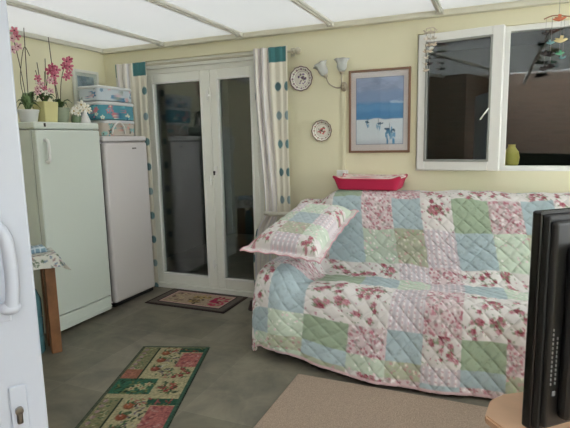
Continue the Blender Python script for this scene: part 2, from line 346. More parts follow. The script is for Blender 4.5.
obj('frame',bm,UPVC,cs); obj('glass_pane',box(.062,W_-.078,-.034,-.02,z0+.075,z1-.066),GLASS,cs)
bm=bmesh.new()
for A in ((.056,.072,z0+.07,z1-.06),(W_-.088,W_-.072,z0+.07,z1-.06),(.056,W_-.075,z0+.068,z0+.084),(.056,W_-.075,z1-.076,z1-.06)): bx(bm,A[0],A[1],-.062,-.034,A[2],A[3],.003)
obj('glazing_bead',bm,mat('grey_gasket',(150,152,146),.5),cs)
bm=bmesh.new(); lathe(bm,[(0,0),(.02,0),(.02,.003),(0,.003)],20,Matrix.Translation((.092,-.035,z1-.105))@Matrix.Rotation(PI/2,4,'X')@Matrix.Diagonal((1,.7,1,1))); obj('sticker',bm,mat('white_sticker',(225,228,220),.6),cs,True)
# handle inside the casement
bm=bmesh.new(); tube(bm,[(.47,-.045,1.62),(.50,-.06,1.66),(.53,-.06,1.70)],.006,8); obj('stay',bm,UPVC,cs,True)
# ------------------------------------------------------------------ curtains
def curtain(name,x0,x1,ztop,zbot,tie,label,dotx,teals,seed,flip=1,nf=6,tz=.85,tw=.75):
    t=thing(name,label,'curtain',((x0+x1)/2,4.0,0),0,'curtains at the double doors'); cx=(x0+x1)/2
    nu,nv=170,260; u=np.linspace(0,1,nu)[:,None]; v=np.linspace(0,1,nv)[None,:]; u,v=np.broadcast_arrays(u,v)
    z=ztop+(zbot-ztop)*v; wid=(x1-x0)*np.ones_like(z)
    if tie:
        k=np.exp(-((z-tz)/.10)**2); low=ss(tz,tz-.5,z); up=ss(tz+1.2,tz+.05,z)
        wl=(x1-x0)*(1-(1-tw)*np.clip(up*(z>tz)+k*(z<=tz),0,1))*(1+.15*low)
        wid=wl
    xr=x1 if flip>0 else x0
    x=(xr-wid*(1-u)) if flip>0 else (xr+wid*u)
    ph=2*PI*nf*(u+.03*np.sin(5*u+seed)); A=.024*(.7+.3*np.sin(3*u+seed))*(1-.35*v)*(1-.72*ss(.5,.62,u))
    flat=1-.85*ss(.5,.62,u); y=4.0+A*np.sin(ph)+.006*flat*np.sin(ph*2+v*3); x=x+.006*flat*np.cos(ph)+.004*np.sin(v*7+u*9)
    if tie: y=y+.0*z
    P=np.stack([x-cx,y-4.0,z],-1)
    D=ztop-z; cv=Canvas(u*(x1-x0),D,c3(224,219,202)); U=u*(x1-x0); w=x1-x0
    for a,b,c in ((.08,.12,c3(188,190,200)),(.16,.18,c3(200,188,196)),(.24,.29,c3(196,198,206)),(.34,.36,c3(208,200,205)),(.42,.46,c3(190,192,202)),(.50,.52,c3(205,195,204))):
        cv.m(((u>a)&(u<b)).astype(float),c,.75)
    cv.m(((u>.05)&(u<.55)).astype(float),c3(228,224,224),.45)
    for a,b in teals: cv.m(((u>a)&(u<b)&(D<.125)).astype(float),c3(72,122,124))
    for k,(du,off,cc) in enumerate(dotx):
        for i in range(9):
            zz=off+.245*i; cv.blob(du*w,zz,.030 if cc else .026,[c3(92,124,126),c3(138,158,160),c3(104,138,140)][i%3],rv=.037,edge=.12)
    cv.u1=cv.U[:,0]
    o=gridmesh('curtain_panel',P,cv.K,CLOTHM,t); s=o.modifiers.new('s','SOLIDIFY'); s.thickness=.003
    if tie:
        bm=bmesh.new(); ww=(x1-x0)*tw; xa=xr-ww-.008; xb=xr+.008; pts=[]
        n=28; rings=[]
        for k in range(n):
            a=2*PI*k/n; px=(xa+xb)/2+(xb-xa)/2*math.cos(a)-cx; py=.045*math.sin(a); rings.append([bm.verts.new((px,py,tz-.02-.0*px)),bm.verts.new((px,py,tz+.02))])
        for k in range(n): bm.faces.new((rings[k][0],rings[(k+1)%n][0],rings[(k+1)%n][1],rings[k][1]))
        tb=obj('tieback',bm,mat('tieback_cloth',(214,210,196),.9),t,True); s=tb.modifiers.new('s','SOLIDIFY'); s.thickness=.005
    return t
curtain('curtain',-1.995,-1.66,2.285,.03,True,'cream curtain with green dots tied back at the right of the double doors',[(.72,.33,1),(.02,.4,0),(.985,.33,0)],[(.52,.97),(0,.05)],1.0,1,5)
curtain('curtain',-3.53,-3.14,2.27,.03,False,'cream striped curtain hanging left of the double doors behind the freezer',[(.93,.27,1),(.04,.3,0)],[(0,.12),(.62,1.0)],2.2,-1,5)
t=thing('curtain_rod','pale curtain rod with a round finial above the double doors','curtain rod',(-2.55,4.04,2.245))
bm=bmesh.new(); tube(bm,[(-.90,0,0),(.94,0,0)],.011,12); obj('rod',bm,mat('rod_cream',(196,190,168),.4),t,True)
for s in (.955,):
    bm=bmesh.new(); lathe(bm,[(0,-.03),(.014,-.03),(.016,-.018),(.010,-.012),(.024,-.002),(.029,.012),(.026,.03),(.014,.042),(0,.045)],20,Matrix.Translation((s,0,0))@Matrix.Rotation(PI/2 if s>0 else -PI/2,4,'Y')); obj('finial',bm,MATS['rod_cream'],t,True)
for s in (-.80,.905):
    bm=bmesh.new(); bx(bm,s-.01,s+.01,.011,.06,-.01,.01,.003); bx(bm,s-.02,s+.02,.05,.06,-.035,.035,.003); obj('bracket',bm,MATS['rod_cream'],t)
# ------------------------------------------------------------------ fridge and freezer
def rbx(bm,*a): return bx(bm,*a)
X0=-3.72
t=thing('refrigerator','tall white fridge with a D-shaped door handle, pots of orchids on top','fridge',(-3.42,2.98,0))
def L(o,t):   # world-placed mesh into a thing
    o.matrix_parent_inverse=Matrix.Translation(-Vector(t.location)) if not t.rotation_euler.z else t.matrix_basis.inverted(); return o
L(obj('body',box(X0,-3.165,2.66,3.30,.03,1.615,.008),FRIDGE,t),t)
L(obj('top_cover',box(X0,-3.115,2.655,3.305,1.617,1.672,.012,3),FRIDGE,t),t)
dr=L(obj('door',box(-3.160,-3.108,2.66,3.30,.165,1.612,.012,3),FRIDGE,t),t)
L(obj('door_seal',box(-3.168,-3.158,2.668,3.292,.17,1.605),SEAL,t),t)
bm=bmesh.new(); bx(bm,-3.18,-3.114,2.665,3.295,.035,.155,.008); bx(bm,-3.12,-3.108,2.665,3.295,.06,.075,.003); L(obj('plinth',bm,FRIDGE,t),t)
h=(obj('handle',tube(bmesh.new(),smoothpts([(-3.108,2.728,1.535),(-3.085,2.725,1.54),(-3.066,2.725,1.52),(-3.062,2.725,1.46),(-3.066,2.725,1.39),(-3.085,2.725,1.37),(-3.108,2.728,1.375)],5),.011,10),mat('handle_white',(236,238,234),.3),dr,True))
L(obj('badge',box(-3.116,-3.111,2.742,2.758,1.635,1.662,.001),DARK,t),t)
for y in (2.70,3.26): L(obj('foot',lathe(bmesh.new(),[(0,0),(.02,0),(.02,.03),(0,.03)],12,Matrix.Translation((-3.2,y,0))),DARK,t,True),t)
t=thing('freezer','shorter white upright freezer beside the double doors, patterned boxes stacked on top','freezer',(-3.42,3.68,0))
L(obj('body',box(X0,-3.205,3.385,3.955,.03,1.515,.008),FREEZ,t),t)
L(obj('top_cover',box(X0,-3.15,3.38,3.96,1.517,1.565,.012,3),FREEZ,t),t)
L(obj('door',box(-3.198,-3.14,3.385,3.955,.05,1.508,.022,4),FREEZ,t),t)
L(obj('door_seal',box(-3.207,-3.196,3.395,3.945,.06,1.5),SEAL,t),t)
bm=bmesh.new()
for k,(a,b_) in enumerate(((0,.012),(.015,.026),(.03,.042),(.046,.056))): bx(bm,-3.1415,-3.1385,3.735+a,3.735+b_,1.445,1.459,.0008)
L(obj('badge',bm,mat('grey_badge',(92,86,84),.4),t),t)
L(obj('plinth',box(-3.23,-3.17,3.39,3.95,.012,.045),DARK,t),t)
# ------------------------------------------------------------------ storage boxes on the freezer
def pbox(name,label,x0,x1,y0,y1,z0,z1,cols,seed,cat='box',grp=None):
    t=thing(name,label,cat,((x0+x1)/2,(y0+y1)/2,z0),0,grp)
    R=np.random.RandomState(seed); w,d,h=x1-x0,y1-y0,z1-z0; per=2*(w+d)
    nu,nv=260,46; r=.03
    s=np.linspace(0,1,nu,endpoint=False); a=s*2*PI
    # rounded rectangle outline
    n=6.; ex=np.sign(np.cos(a))*np.abs(np.cos(a))**(2/n)*w/2; ey=np.sign(np.sin(a))*np.abs(np.sin(a))**(2/n)*d/2
    dl=np.hypot(np.diff(np.append(ex,ex[0])),np.diff(np.append(ey,ey[0]))); Ls=np.concatenate([[0],np.cumsum(dl)[:-1]])
    v=np.linspace(0,1,nv); sc=np.ones(nv); sc=1-.04*np.clip((np.abs(v-.5)-.42)/.08,0,1)**2
    P=np.stack([ex[:,None]*sc,ey[:,None]*sc,np.zeros((nu,1))+h*v[None,:]*.88],-1)
    U,V=np.meshgrid(Ls,v*h*.88,indexing='ij'); cv=Canvas(U,V,cols[0]); 
    for _ in range(int(per*h*420)):
        uu,vv=R.rand()*per,R.rand()*h; cc=cols[1+R.randint(len(cols)-1)]; rr=.009+.016*R.rand()
        cv.blob(uu,vv,rr,cc,wob=.25); cv.blob(uu,vv,rr*.4,cols[1+R.randint(len(cols)-1)])
    gridmesh('body',P,cv.K,CLOTHM,t,wrap=True)
    def cap(z,nm,sc1,zz1,K):
        q=np.linspace(0,1,14); P=np.stack([np.outer(ex,q)*sc1,np.outer(ey,q)*sc1,np.zeros((nu,14))+z+0*q],-1)
        return P
    P=cap(0.001,'base',.97,0,0); gridmesh('base',P,np.zeros(P.shape)+cols[0],CLOTHM,t,wrap=True)
    # lid with a rim
    prof=[(0,1.0),(.5,1.0),(.96,1.0),(1.0,.97),(1.02,.9),(1.02,.80),(.99,.8)]
    Pl=np.stack([np.stack([ex*k*1.01,ey*k*1.01,np.zeros(nu)+h*zz],-1) for k,zz in prof],1)
    Ul=np.repeat(Ls[:,None],7,1); K=np.zeros(Pl.shape)+c3(215,218,218); 
    gridmesh('lid',Pl,K,CLOTHM,t,wrap=True); return t
teal=c3(70,150,160)
pbox('storage_box','teal flowered box with pale lid, middle of the stack on the freezer',-3.47,-3.19,3.425,3.885,1.712,1.872,[c3(90,152,166),c3(205,130,140),c3(226,222,196),c3(120,190,200),c3(60,120,150)],3,grp='flowered storage boxes')
pbox('storage_box','blue and white flowered box, topmost of the stack on the freezer',-3.46,-3.18,3.415,3.855,1.874,2.005,[c3(196,206,212),c3(110,150,180),c3(150,160,150),c3(215,180,185),c3(90,130,165)],4,grp='flowered storage boxes')
t=pbox('storage_bag','faded pink and teal patterned bag under the two flowered boxes, white loop handle','x' and -3.45,-3.2,3.47,3.89,1.567,1.71,[c3(196,186,174),c3(120,180,180),c3(210,160,150),c3(110,110,100),c3(150,190,185)],5,cat='bag')
hb=bmesh.new(); tube(hb,smoothpts([(.135,-.14,.02),(.15,-.13,.08),(.155,-.07,.125),(.15,.0,.09),(.135,.03,.02)],6),.008,8); obj('handle',hb,mat('white_strap',(228,226,222),.7),t,True)
# ------------------------------------------------------------------ framed picture on the left wall
def picture(name,label,loc,w,h,fw,fcol,matw,img,ry=0,cat='picture'):
    t=thing(name,label,cat,loc,ry,'framed pictures on the walls')   # faces -y in local space
    bm=bmesh.new(); d=.022
    bx(bm,-w/2,-w/2+fw,-d,0,-h/2,h/2,.003); bx(bm,w/2-fw,w/2,-d,0,-h/2,h/2,.003); bx(bm,-w/2+fw,w/2-fw,-d,0,-h/2,-h/2+fw,.003); bx(bm,-w/2+fw,w/2-fw,-d,0,h/2-fw,h/2,.003)
    obj('frame',bm,fcol,t)
    iw,ih=w-2*fw,h-2*fw; nu,nv=120,160
    u=np.linspace(0,1,nu)[:,None]; v=np.linspace(0,1,nv)[None,:]; u,v=np.broadcast_arrays(u,v)
    P=np.stack([(u-.5)*iw,np.zeros_like(u)-.008,(v-.5)*ih],-1)
    cv=Canvas(u*iw,v*ih,c3(225,215,205)); img(cv,iw,ih,matw)
    obj('backing_board',box(-w/2+fw*.5,w/2-fw*.5,-.006,-.001,-h/2+fw*.5,h/2-fw*.5),mat('board',(150,130,100),.8),t)
    gridmesh('print',P,cv.K,PRINT,t,smooth=False)
    obj('glass_pane',box(-iw/2,iw/2,-.013,-.011,-ih/2,ih/2),MATS['clear_glass'],t)
    return t
def img_sea(c,w,h,mw):
    c.m(np.ones_like(c.U),c3(232,216,212))
    ins=.2; a,b,e,f=.047,w-.042,.055,h-.05
    c.rect(a-.006,b+.006,e-.006,f+.006,c3(120,130,160))
    m=(c.U>a)&(c.U<b)&(c.V>e)&(c.V<f); t=(c.V-e)/(f-e); n=vnoise(c.U,c.V,14,3)-.5; n2=vnoise(c.U,c.V*3,30,4)-.5
    sky=c3(168,178,206)[None,None]+(n*.14+n2*.05)[...,None]
    c.K[m]=sky[m]
    def band(lo,hi,col,s=.04):
        w_=(ss(lo-s,lo+s,t+n*.06)*(1-ss(hi-s,hi+s,t+n*.06)))*m; c.m(w_,col)
    band(.60,.80,c3(150,170,205)); band(.38,.62,c3(92,150,200)); band(.50,.60,c3(112,162,206),.03); band(-.2,.385,c3(236,238,242),.008)
    c.m((ss(.1,.0,t)*m),c3(205,206,215),.6)
    for u,v,r,k in ((.82,.63,.035,.3),(.95,.62,.03,.3)): c.blob(a+(b-a)*u,e+(f-e)*v,r,c3(205,215,228),r*.3,a=.7)
    R=np.random.RandomState(5)
    for (u,v,s) in ((.25,.335,.020),(.48,.31,.024),(.72,.21,.034)):
        for k in range(7): c.blob(a+(b-a)*u+R.randn()*s*.6,e+(f-e)*v+R.randn()*s*.25,s*.4,c3(62,92,120),s*.22,R.randn(),.85)
        for k in range(5): c.blob(a+(b-a)*u+R.randn()*s*.5,e+(f-e)*v-s*(.5+R.rand()*1.2),s*.18,c3(110,160,195),s*.8,0,.6)
        c.blob(a+(b-a)*u,e+(f-e)*v+s*.9,.0015*1.5,c3(90,110,130),s*.8,0,.8)
    for k in range(14): c.blob(a+(b-a)*(.62+.22*R.rand()),e+(f-e)*(.02+.2*R.rand()),.006,c3(70,140,190),.022,0,.7)
picture('framed_picture','blue seascape print with small boats in a thin brown wooden frame','x' and (-.893,YB-.002,1.716),.505,.672,.018,mat('thin_wood_frame',(132,98,76),.45),.05,img_sea)
def img_grey(c,w,h,mw):
    c.m(np.ones_like(c.U),c3(215,215,205)); a,b,e,f=.03,w-.03,.03,h-.03
    m=(c.U>a)&(c.U<b)&(c.V>e)&(c.V<f); n=vnoise(c.U,c.V,30,8); K=c3(150,164,172)+(n[...,None]-.5)*.25; c.K[m]=K[m]
    c.m(m*(c.V<e+.1)*(n>.4),c3(70,90,84),.6)
picture('framed_picture','small grey-blue picture in a white frame on the left wall above the fridge','x' and (XL+.002,3.815,2.03),.33,.36,.028,mat('white_wood_frame',(222,222,212),.5),.03,img_grey,ry=PI/2)
# ------------------------------------------------------------------ wall plates
def plate(label,loc,r,colr,colc,seed):
    R=np.random.RandomState(seed); nr,na=40,120
    rr=np.linspace(0,1,nr)[:,None]; a=(np.arange(na+1)*2*PI/na)[None,:]; rr,a=np.broadcast_arrays(rr,a)
    sc=1+.02*np.cos(a*12)*(rr>.9)
    z=.004+.018*ss(.55,1,rr)
    P=np.stack([rr*r*sc*np.cos(a),-z,rr*r*sc*np.sin(a)],-1)
    U,V=P[...,0],P[...,2]; c=Canvas(U,V,c3(232,228,216)); 
    c.m(((rr>.94)).astype(float),colr); c.m(((rr>.60)&(rr<.63)).astype(float),colr,.7)
    for k in range(12):
        t=k*2*PI/12; c.blob(math.cos(t)*r*.78,math.sin(t)*r*.78,r*.10,colr,r*.06,t+PI/2,.85); c.blob(math.cos(t+.26)*r*.78,math.sin(t+.26)*r*.78,r*.05,c3(110,120,80),a=.7); c.blob(math.cos(t)*r*.86,math.sin(t)*r*.86,r*.035,colc,a=.8)
    for k in range(26):
        t=R.rand()*6.28; q=R.rand()**.7*r*.42; c.blob(math.cos(t)*q,math.sin(t)*q,r*.09,[colc,colr*.8,colc*1.1,c3(120,130,100)][k%4],r*.05,t*3,.85)
    t=thing('decorative_plate',label,'plate',loc,0,'patterned plates on the wall')
    o=gridmesh('dish',P,c.K,PLATEM,t); s=o.modifiers.new('s','SOLIDIFY'); s.thickness=.004; s.offset=1
    bm=bmesh.new(); lathe(bm,[(r*.5,0),(r*.5,.006),(r*.45,.006),(r*.45,0)],40,Matrix.Rotation(PI/2,4,'X')); obj('foot_ring',bm,mat('pottery_white',(225,222,212),.3),t,True)
plate('larger patterned wall plate with dark violet rim, near the curtain rod end',(-1.567,YB,2.018),.104,c3(112,84,96),c3(110,90,130),1)
plate('smaller patterned wall plate with a red flower centre, below the wall lamp',(-1.385,YB,1.572),.091,c3(120,96,84),c3(200,60,70),2)
# ------------------------------------------------------------------ wall lamp
t=thing('wall_lamp','two-armed wall lamp with tulip glass shades, beside the seascape print','wall lamp',(-1.19,YB,1.93))
BR=mat('lamp_antique_cream',(170,160,140),.4,metal=.3)
FG=bpy.data.materials.new('frosted_glass'); FG.use_nodes=True; b=FG.node_tree.nodes['Principled BSDF']; b.inputs['Base Color'].default_value=(.85,.87,.84,1); b.inputs['Transmission Weight'].default_value=.55; b.inputs['Roughness'].default_value=.25; b.inputs['IOR'].default_value=1.3
bm=bmesh.new(); lathe(bm,[(0,0),(.03,0),(.03,.008),(.018,.018),(.010,.03),(0,.032)],24,Matrix.Rotation(PI/2,4,'X')@Matrix.Diagonal((1,1.3,1,1))); obj('backplate',bm,BR,t,True)
for dx,z,sx in ((-.125,.085,-1),(.01,.10,1)):
    bm=bmesh.new(); tube(bm,smoothpts([(0,-.025,0),(dx*.35,-.07,-.012),(dx*.8,-.095,.02),(dx,-.10,z-.01)],8),.0055,8); arm=obj('arm',bm,BR,t,True)
    bm=bmesh.new(); lathe(bm,[(.0,0),(.012,0),(.018,.01),(.02,.03),(.012,.035),(0,.035)],18,Matrix.Translation((dx,-.10,z-.012))@Matrix.Rotation(-.35*(sx<0),4,'Y')); obj('lamp_holder',bm,BR,arm,True)
    bm=bmesh.new(); n=24; prof=[(.017,.02),(.03,.035),(.038,.06),(.037,.085),(.046,.108),(.058,.122)]
    lathe(bm,prof,n)
    for v in bm.verts:
        a=math.atan2(v.co.y,v.co.x); k=max(0,(v.co.z-.07)/.05); s=1+.14*k*math.cos(6*a); v.co.x*=s; v.co.y*=s
    bmesh.ops.transform(bm,matrix=Matrix.Translation((dx,-.10,z-.01))@Matrix.Rotation(-.45*(sx<0),4,'Y'),verts=bm.verts)
    o=obj('lamp_shade',bm,FG,arm,True,1.5); s=o.modifiers.new('s','SOLIDIFY'); s.thickness=.003
bm=bmesh.new()
bx(bm,-1.208,-1.176,YB-.012,YB,1.235,1.885,.004); tag(obj('cable_cover',bm,WALL),'narrow wall-coloured cable cover running down from the wall lamp','cable cover')
t=thing('wall_socket','white double switch plate on the wall above the red cushion','socket',(-1.205,YB,1.19))
obj('face_plate',box(-.05,.05,-.022,0,-.045,.045,.006,3),UPVC,t); 
for s in (-.022,.022): obj('switch',box(s-.012,s+.012,-.028,-.02,.002,.028,.003),mat('switch_white',(235,235,230),.3),t)
# ------------------------------------------------------------------ sofa
SX0,SX1=-1.50,.95
t=thing('sofa','two-seat sofa completely covered by the patchwork quilt, against the back wall','sofa',((SX0+SX1)/2,3.4,0))
SF=mat('sofa_fabric',(120,100,90),.9,bump=.2,bscale=200)
L(obj('seat_base',box(SX0+.02,SX1-.02,3.06,3.93,.12,.32,.02),SF,t),t)
for x in (SX0+.0,SX1-.24): L(obj('arm',box(x,x+.24,3.08,3.90,.12,.565,.05,4),SF,t),t)
L(obj('backrest',box(SX0+.03,SX1-.03,3.74,3.95,.2,.93,.05,4),SF,t),t)
for i in range(2):
    a=SX0+.26+i*.975; L(obj('seat_cushion',box(a,a+.965,3.07,3.6,.322,.455,.035,4),SF,t),t)
    M=Matrix.Translation((0,3.66,.46))@Matrix.Rotation(-.22,4,'X')
    L(obj('back_cushion',box(a,a+.965,-.06,.06,.0,.50,.04,4,M),SF,t),t)
for x in (SX0+.06,SX1-.06):
    for y in (3.12,3.86): L(obj('leg',lathe(bmesh.new(),[(0,0),(.022,0),(.03,.11),(.03,.125),(0,.125)],14,Matrix.Translation((x,y,0))),mat('dark_foot',(52,36,30),.5),t,True),t)
# quilt laid over the sofa ---------------------------------------------------
seatP=np.array([(4.04,.62),(4.03,.9),(4.0,1.03),(3.93,1.075),(3.82,1.075),(3.73,1.03),(3.66,.9),(3.59,.72),(3.53,.56),(3.46,.488),(3.34,.487),(3.2,.505),(3.08,.505),(3.0,.47),(2.955,.39),(2.925,.27),(2.89,.15),(2.86,.03)])
armP =np.array([(4.04,.55),(4.02,.8),(3.98,.93),(3.9,.985),(3.82,.98),(3.76,.93),(3.70,.82),(3.64,.70),(3.56,.64),(3.46,.62),(3.34,.615),(3.2,.615),(3.08,.605),(3.0,.56),(2.955,.45),(2.94,.31),(2.94,.20),(2.945,.10)])
def resample(P,n):
    q=np.array([tuple(p) for p in smoothpts([(a,b,0) for a,b in P],8)])[:,:2]; s=np.concatenate([[0],np.cumsum(np.hypot(*np.diff(q,axis=0).T))]); t=np.linspace(0,s[-1],n); return np.stack([np.interp(t,s,q[:,0]),np.interp(t,s,q[:,1])],1),s[-1]
NV=330; sp,sL=resample(seatP,NV); ap,aL=resample(armP,NV)
# index blend needs matching features: resample each by control index instead
def byidx(P,n):
    q=np.array([tuple(p) for p in smoothpts([(a,b,0) for a,b in P],24)])[:,:2]; i=np.linspace(0,len(q)-1,n)
    return q,i
qs=np.array([tuple(p) for p in smoothpts([(a,b,0) for a,b in seatP],24)])[:,:2]; qa=np.array([tuple(p) for p in smoothpts([(a,b,0) for a,b in armP],24)])[:,:2]
s=np.concatenate([[0],np.cumsum(np.hypot(*np.diff(qs,axis=0).T))]); tt=np.linspace(0,s[-1],NV); ii=np.interp(tt,s,np.arange(len(s)))
I=np.arange(len(s)); sp=np.stack([np.interp(ii,I,qs[:,0]),np.interp(ii,I,qs[:,1])],1); ap=np.stack([np.interp(ii,I,qa[:,0]),np.interp(ii,I,qa[:,1])],1)
QX0,QX1=-1.455,1.02; FALL=.5
a1=np.arange(QX0-FALL,QX1,.0068); NU=len(a1)
A0=np.repeat(a1[:,None],NV,1); SK=.17*ss(.18,.72,tt/tt[-1]); A_=A0+(SK*ss(-1.3,-.9,a1[:,None]*1.)) ; Vc=np.repeat(tt[None,:],NU,0)
wt=1-ss(-1.34,-1.16,np.clip(A_,QX0,9))       # 1 over the arm
Y=sp[None,:,0]*(1-wt)+ap[None,:,0]*wt; Z=sp[None,:,1]*(1-wt)+ap[None,:,1]*wt
# front hem height/forward profile measured across the width
hx=np.array([-1.6,-1.51,-1.32,-1.125,-.96,-.78,-.63,-.43,-.25,0,.6,1.2]); hz=np.array([.09,.09,.075,.06,.045,.03,.03,.02,.02,.02,.02,.03]); hy=np.array([2.95,2.935,2.925,2.89,2.84,2.79,2.78,2.825,2.835,2.85,2.85,2.85])
fr=ss(2.3,3.3,0*A_)+0; idx=np.arange(NV)[None,:]/(NV-1.)
low=ss(.72,1.0,tt/tt[-1])[None,:]*np.ones_like(A_)
hemz=np.interp(np.clip(A_,QX0,9),hx,hz); hemy=np.interp(np.clip(A_,QX0,9),hx,hy)
Y=Y+(hemy-Y[:,-1:])*low; Z=Z+(hemz-Z[:,-1:])*low
# left side fall
d=np.clip(QX0-A_,0,None); r=.05; ang=np.clip(d/r,0,PI/2)
X=np.clip(A_,QX0,9)-r*np.sin(ang)-.03*np.clip(d-r,0,None); drop=r*(1-np.cos(ang))+np.clip(d-r*PI/2,0,None)
room=np.clip(Z-.05,0,None); Z=Z-np.minimum(drop,room*.97)
ov=np.clip(drop-room,0,None); X=X-.0*ov
# broad undulation of the hanging cloth and creases
hang=ss(.74,1,tt/tt[-1])[None,:]
Y=Y+hang*(.016*np.sin(A_*7.1+.8)+.008*np.sin(A_*17+Vc*4))
Z=Z+.006*np.sin(A_*9+Vc*6)*(1-hang)+.004*np.sin(A_*23-Vc*9)*(1-hang)
sag=np.exp(-((Vc/tt[-1]-.47)/.05)**2); Z=Z+sag*(.010*np.sin(A_*11+1)); Y=Y-sag*.012*np.sin(A_*19+Vc*40)*(A_>-1.2)
P=np.stack([X,Y,Z],-1); N=normals(P); N=N*np.sign(N[NU//2,NV-40,1])*-1
P=P+N*quilt_h(A0,Vc,.100,.010)[...,None]
Z_=P[...,2]; P[...,2]=np.maximum(Z_,.016)
cv=Canvas(A0,Vc,c3(236,226,226)); R=np.random.RandomState(11)
sb=lambda y,z:tt[np.argmin(np.hypot(sp[:,0]-y,sp[:,1]-z))]
vb=[0,.22,sb(3.87,1.078),sb(3.74,1.04),sb(3.635,.82),sb(3.535,.58),sb(3.44,.487),sb(3.17,.505),sb(2.945,.33),sb(2.895,.165),sb(2.87,.07),tt[-1]+.01]
cols=[-2.33,-2.08,-1.85,-1.615,-1.385,-1.175,-.974,-.744,-.53,-.315,-.07,.143,.337,.56,.79,1.3]
#      c3..c12 face the room
rows=['FADCEBDACBDACBE',
      'ADCDFBDACBDACEF',
      'DCFCCBDDCCCCCDF',
      'CFCDCADACBDACBD',
      'FECCDAEGFAEGDAC',
      'ACDFCCCFDCCFDCA',
      'DFCFDBAEFAEFACB',
      'FCDCACCFDCCDCFD',
      'CACAEBDACBDACBD',
      'BDCEGAEGFAGEAGF',
      'EBAGEGCDADCAGEA']
for j,row in enumerate(rows):
    for i,ch in enumerate(row):
        paint_patch(cv,cols[i],cols[i+1],vb[j],vb[j+1],ch,R)
# pink bound edge
cv.m((Vc>tt[-1]-.014).astype(float),c3(224,186,192)); cv.m((A0<a1[0]+.02).astype(float),c3(224,186,192))
g_=cv.K@np.array([.3,.59,.11]); cv.K=cv.K*.78+g_[...,None]*.22
q=gridmesh('patchwork_quilt',P,cv.K,QM); tag(q,'pastel floral patchwork quilt with pink edging draped over the whole sofa','quilt')
s=q.modifiers.new('s','SOLIDIFY'); s.thickness=.012; s.offset=0
# pillow on the left arm -----------------------------------------------------
def pillow_cols(U,V,W,H):
    c=Canvas(U,V,c3(236,226,226)); R=np.random.RandomState(21)
    g=[['C','F','E'],['E','G','F'],['C','A','D'],['D','E','F'],['G','C','B']]
    g=['CFE','EGF','FAD','DEF','CCB']
    for j in range(5):
        for i in range(3): paint_patch(c,W*i/3,W*(i+1)/3,H*(j/5.),H*((j+1)/5.),['CFC','CGE','EAF','FEC','CCE'][j][i],R)
    e=np.minimum(np.minimum(U,W-U),np.minimum(V,H-V)); c.m((e<.035).astype(float),c3(232,214,214),.6); g_=c.K@np.array([.3,.59,.11]); return c.K*.72+g_[...,None]*.14+c3(238,232,230)*.14
pl=superpillow('patchwork_pillow',[(-1.615,2.965,.745),(-1.03,2.975,.70),(-.93,3.58,.965),(-1.40,3.64,.985)],.17,pillow_cols,QM,None,120,150,flange=.045,piping=mat('pink_piping',(218,172,178),.8),quilt=True,wave=.006,bellylow=.4)
tag(pl,'large frilled patchwork pillow leaning over the left arm of the sofa','pillow')
# red cushion on the backrest -----------------------------------------------
def boxcushion():
    t=thing('seat_pad','flat red cushion with a floral top lying on the sofa back','cushion',(-.925,3.925,1.095),math.radians(-2))
    W,D,Hh=.52,.29,.10; n=96
    a=np.arange(n)*2*PI/n; p=9.; ex=np.sign(np.cos(a))*np.abs(np.cos(a))**(2/p)*W/2; ey=np.sign(np.sin(a))*np.abs(np.sin(a))**(2/p)*D/2
    ear=(np.abs(np.cos(a)*np.sin(a))*2)**3
    lay=[(.0,.0),(.5,.0),(.90,.002),(.94,.02),(.985,.06),(1.03,.088)]
    P=np.stack([np.stack([ex*k+np.sign(ex)*.012*ear*(k>.95),ey*k,z+.014*ear*(k>.95)],-1) if not np.isscalar(z) else np.stack([ex*k+np.sign(ex)*.014*ear*(k>.95),ey*k,np.zeros(n)+z+.018*ear*(k>.95)],-1) for k,z in lay],1)
    gridmesh('cushion_body',P,np.zeros(P.shape)+c3(196,48,84),CLOTHM,t,wrap=True)
    q=np.linspace(0,1.03,26); e2=ear[:,None]
    P=np.stack([np.outer(ex,q)+np.sign(ex)[:,None]*.014*e2*(q>.95),np.outer(ey,q),.088+.026*np.sqrt(np.clip(1-(q/1.03)**2,0,1))[None]+.018*e2*(q[None]**6)],-1)
    c=Canvas(P[...,0],P[...,1],c3(232,214,206)); R=np.random.RandomState(3)
    for _ in range(170): c.blob((R.rand()-.5)*W,(R.rand()-.5)*D,.012,[c3(205,90,110),c3(150,160,130),c3(220,150,150)][R.randint(3)],.009,a=.9)
    gridmesh('top_panel',P,c.K,CLOTHM,t,wrap=True)
    bm=bmesh.new(); pts=[tuple(P[i,-1]) for i in range(n)]+[tuple(P[0,-1])]; tube(bm,pts,.005,6); obj('piping',bm,mat('red_piping',(190,50,80),.8),t,True)
boxcushion()
t=thing('door_stop','small dark brown doorstop on the floor between the quilt and the double doors','doorstop',(-1.955,3.80,0))
obj('body',lathe(bmesh.new(),[(0,0),(.04,0),(.045,.01),(.038,.035),(.03,.06),(.03,.075),(.02,.085),(0,.086)],22),mat('dark_brown_wood',(58,40,36),.5),t,True)
obj('rubber_base',lathe(bmesh.new(),[(.03,0),(.047,0),(.047,.008),(.03,.008)],22,None,True),DARK,t,True)
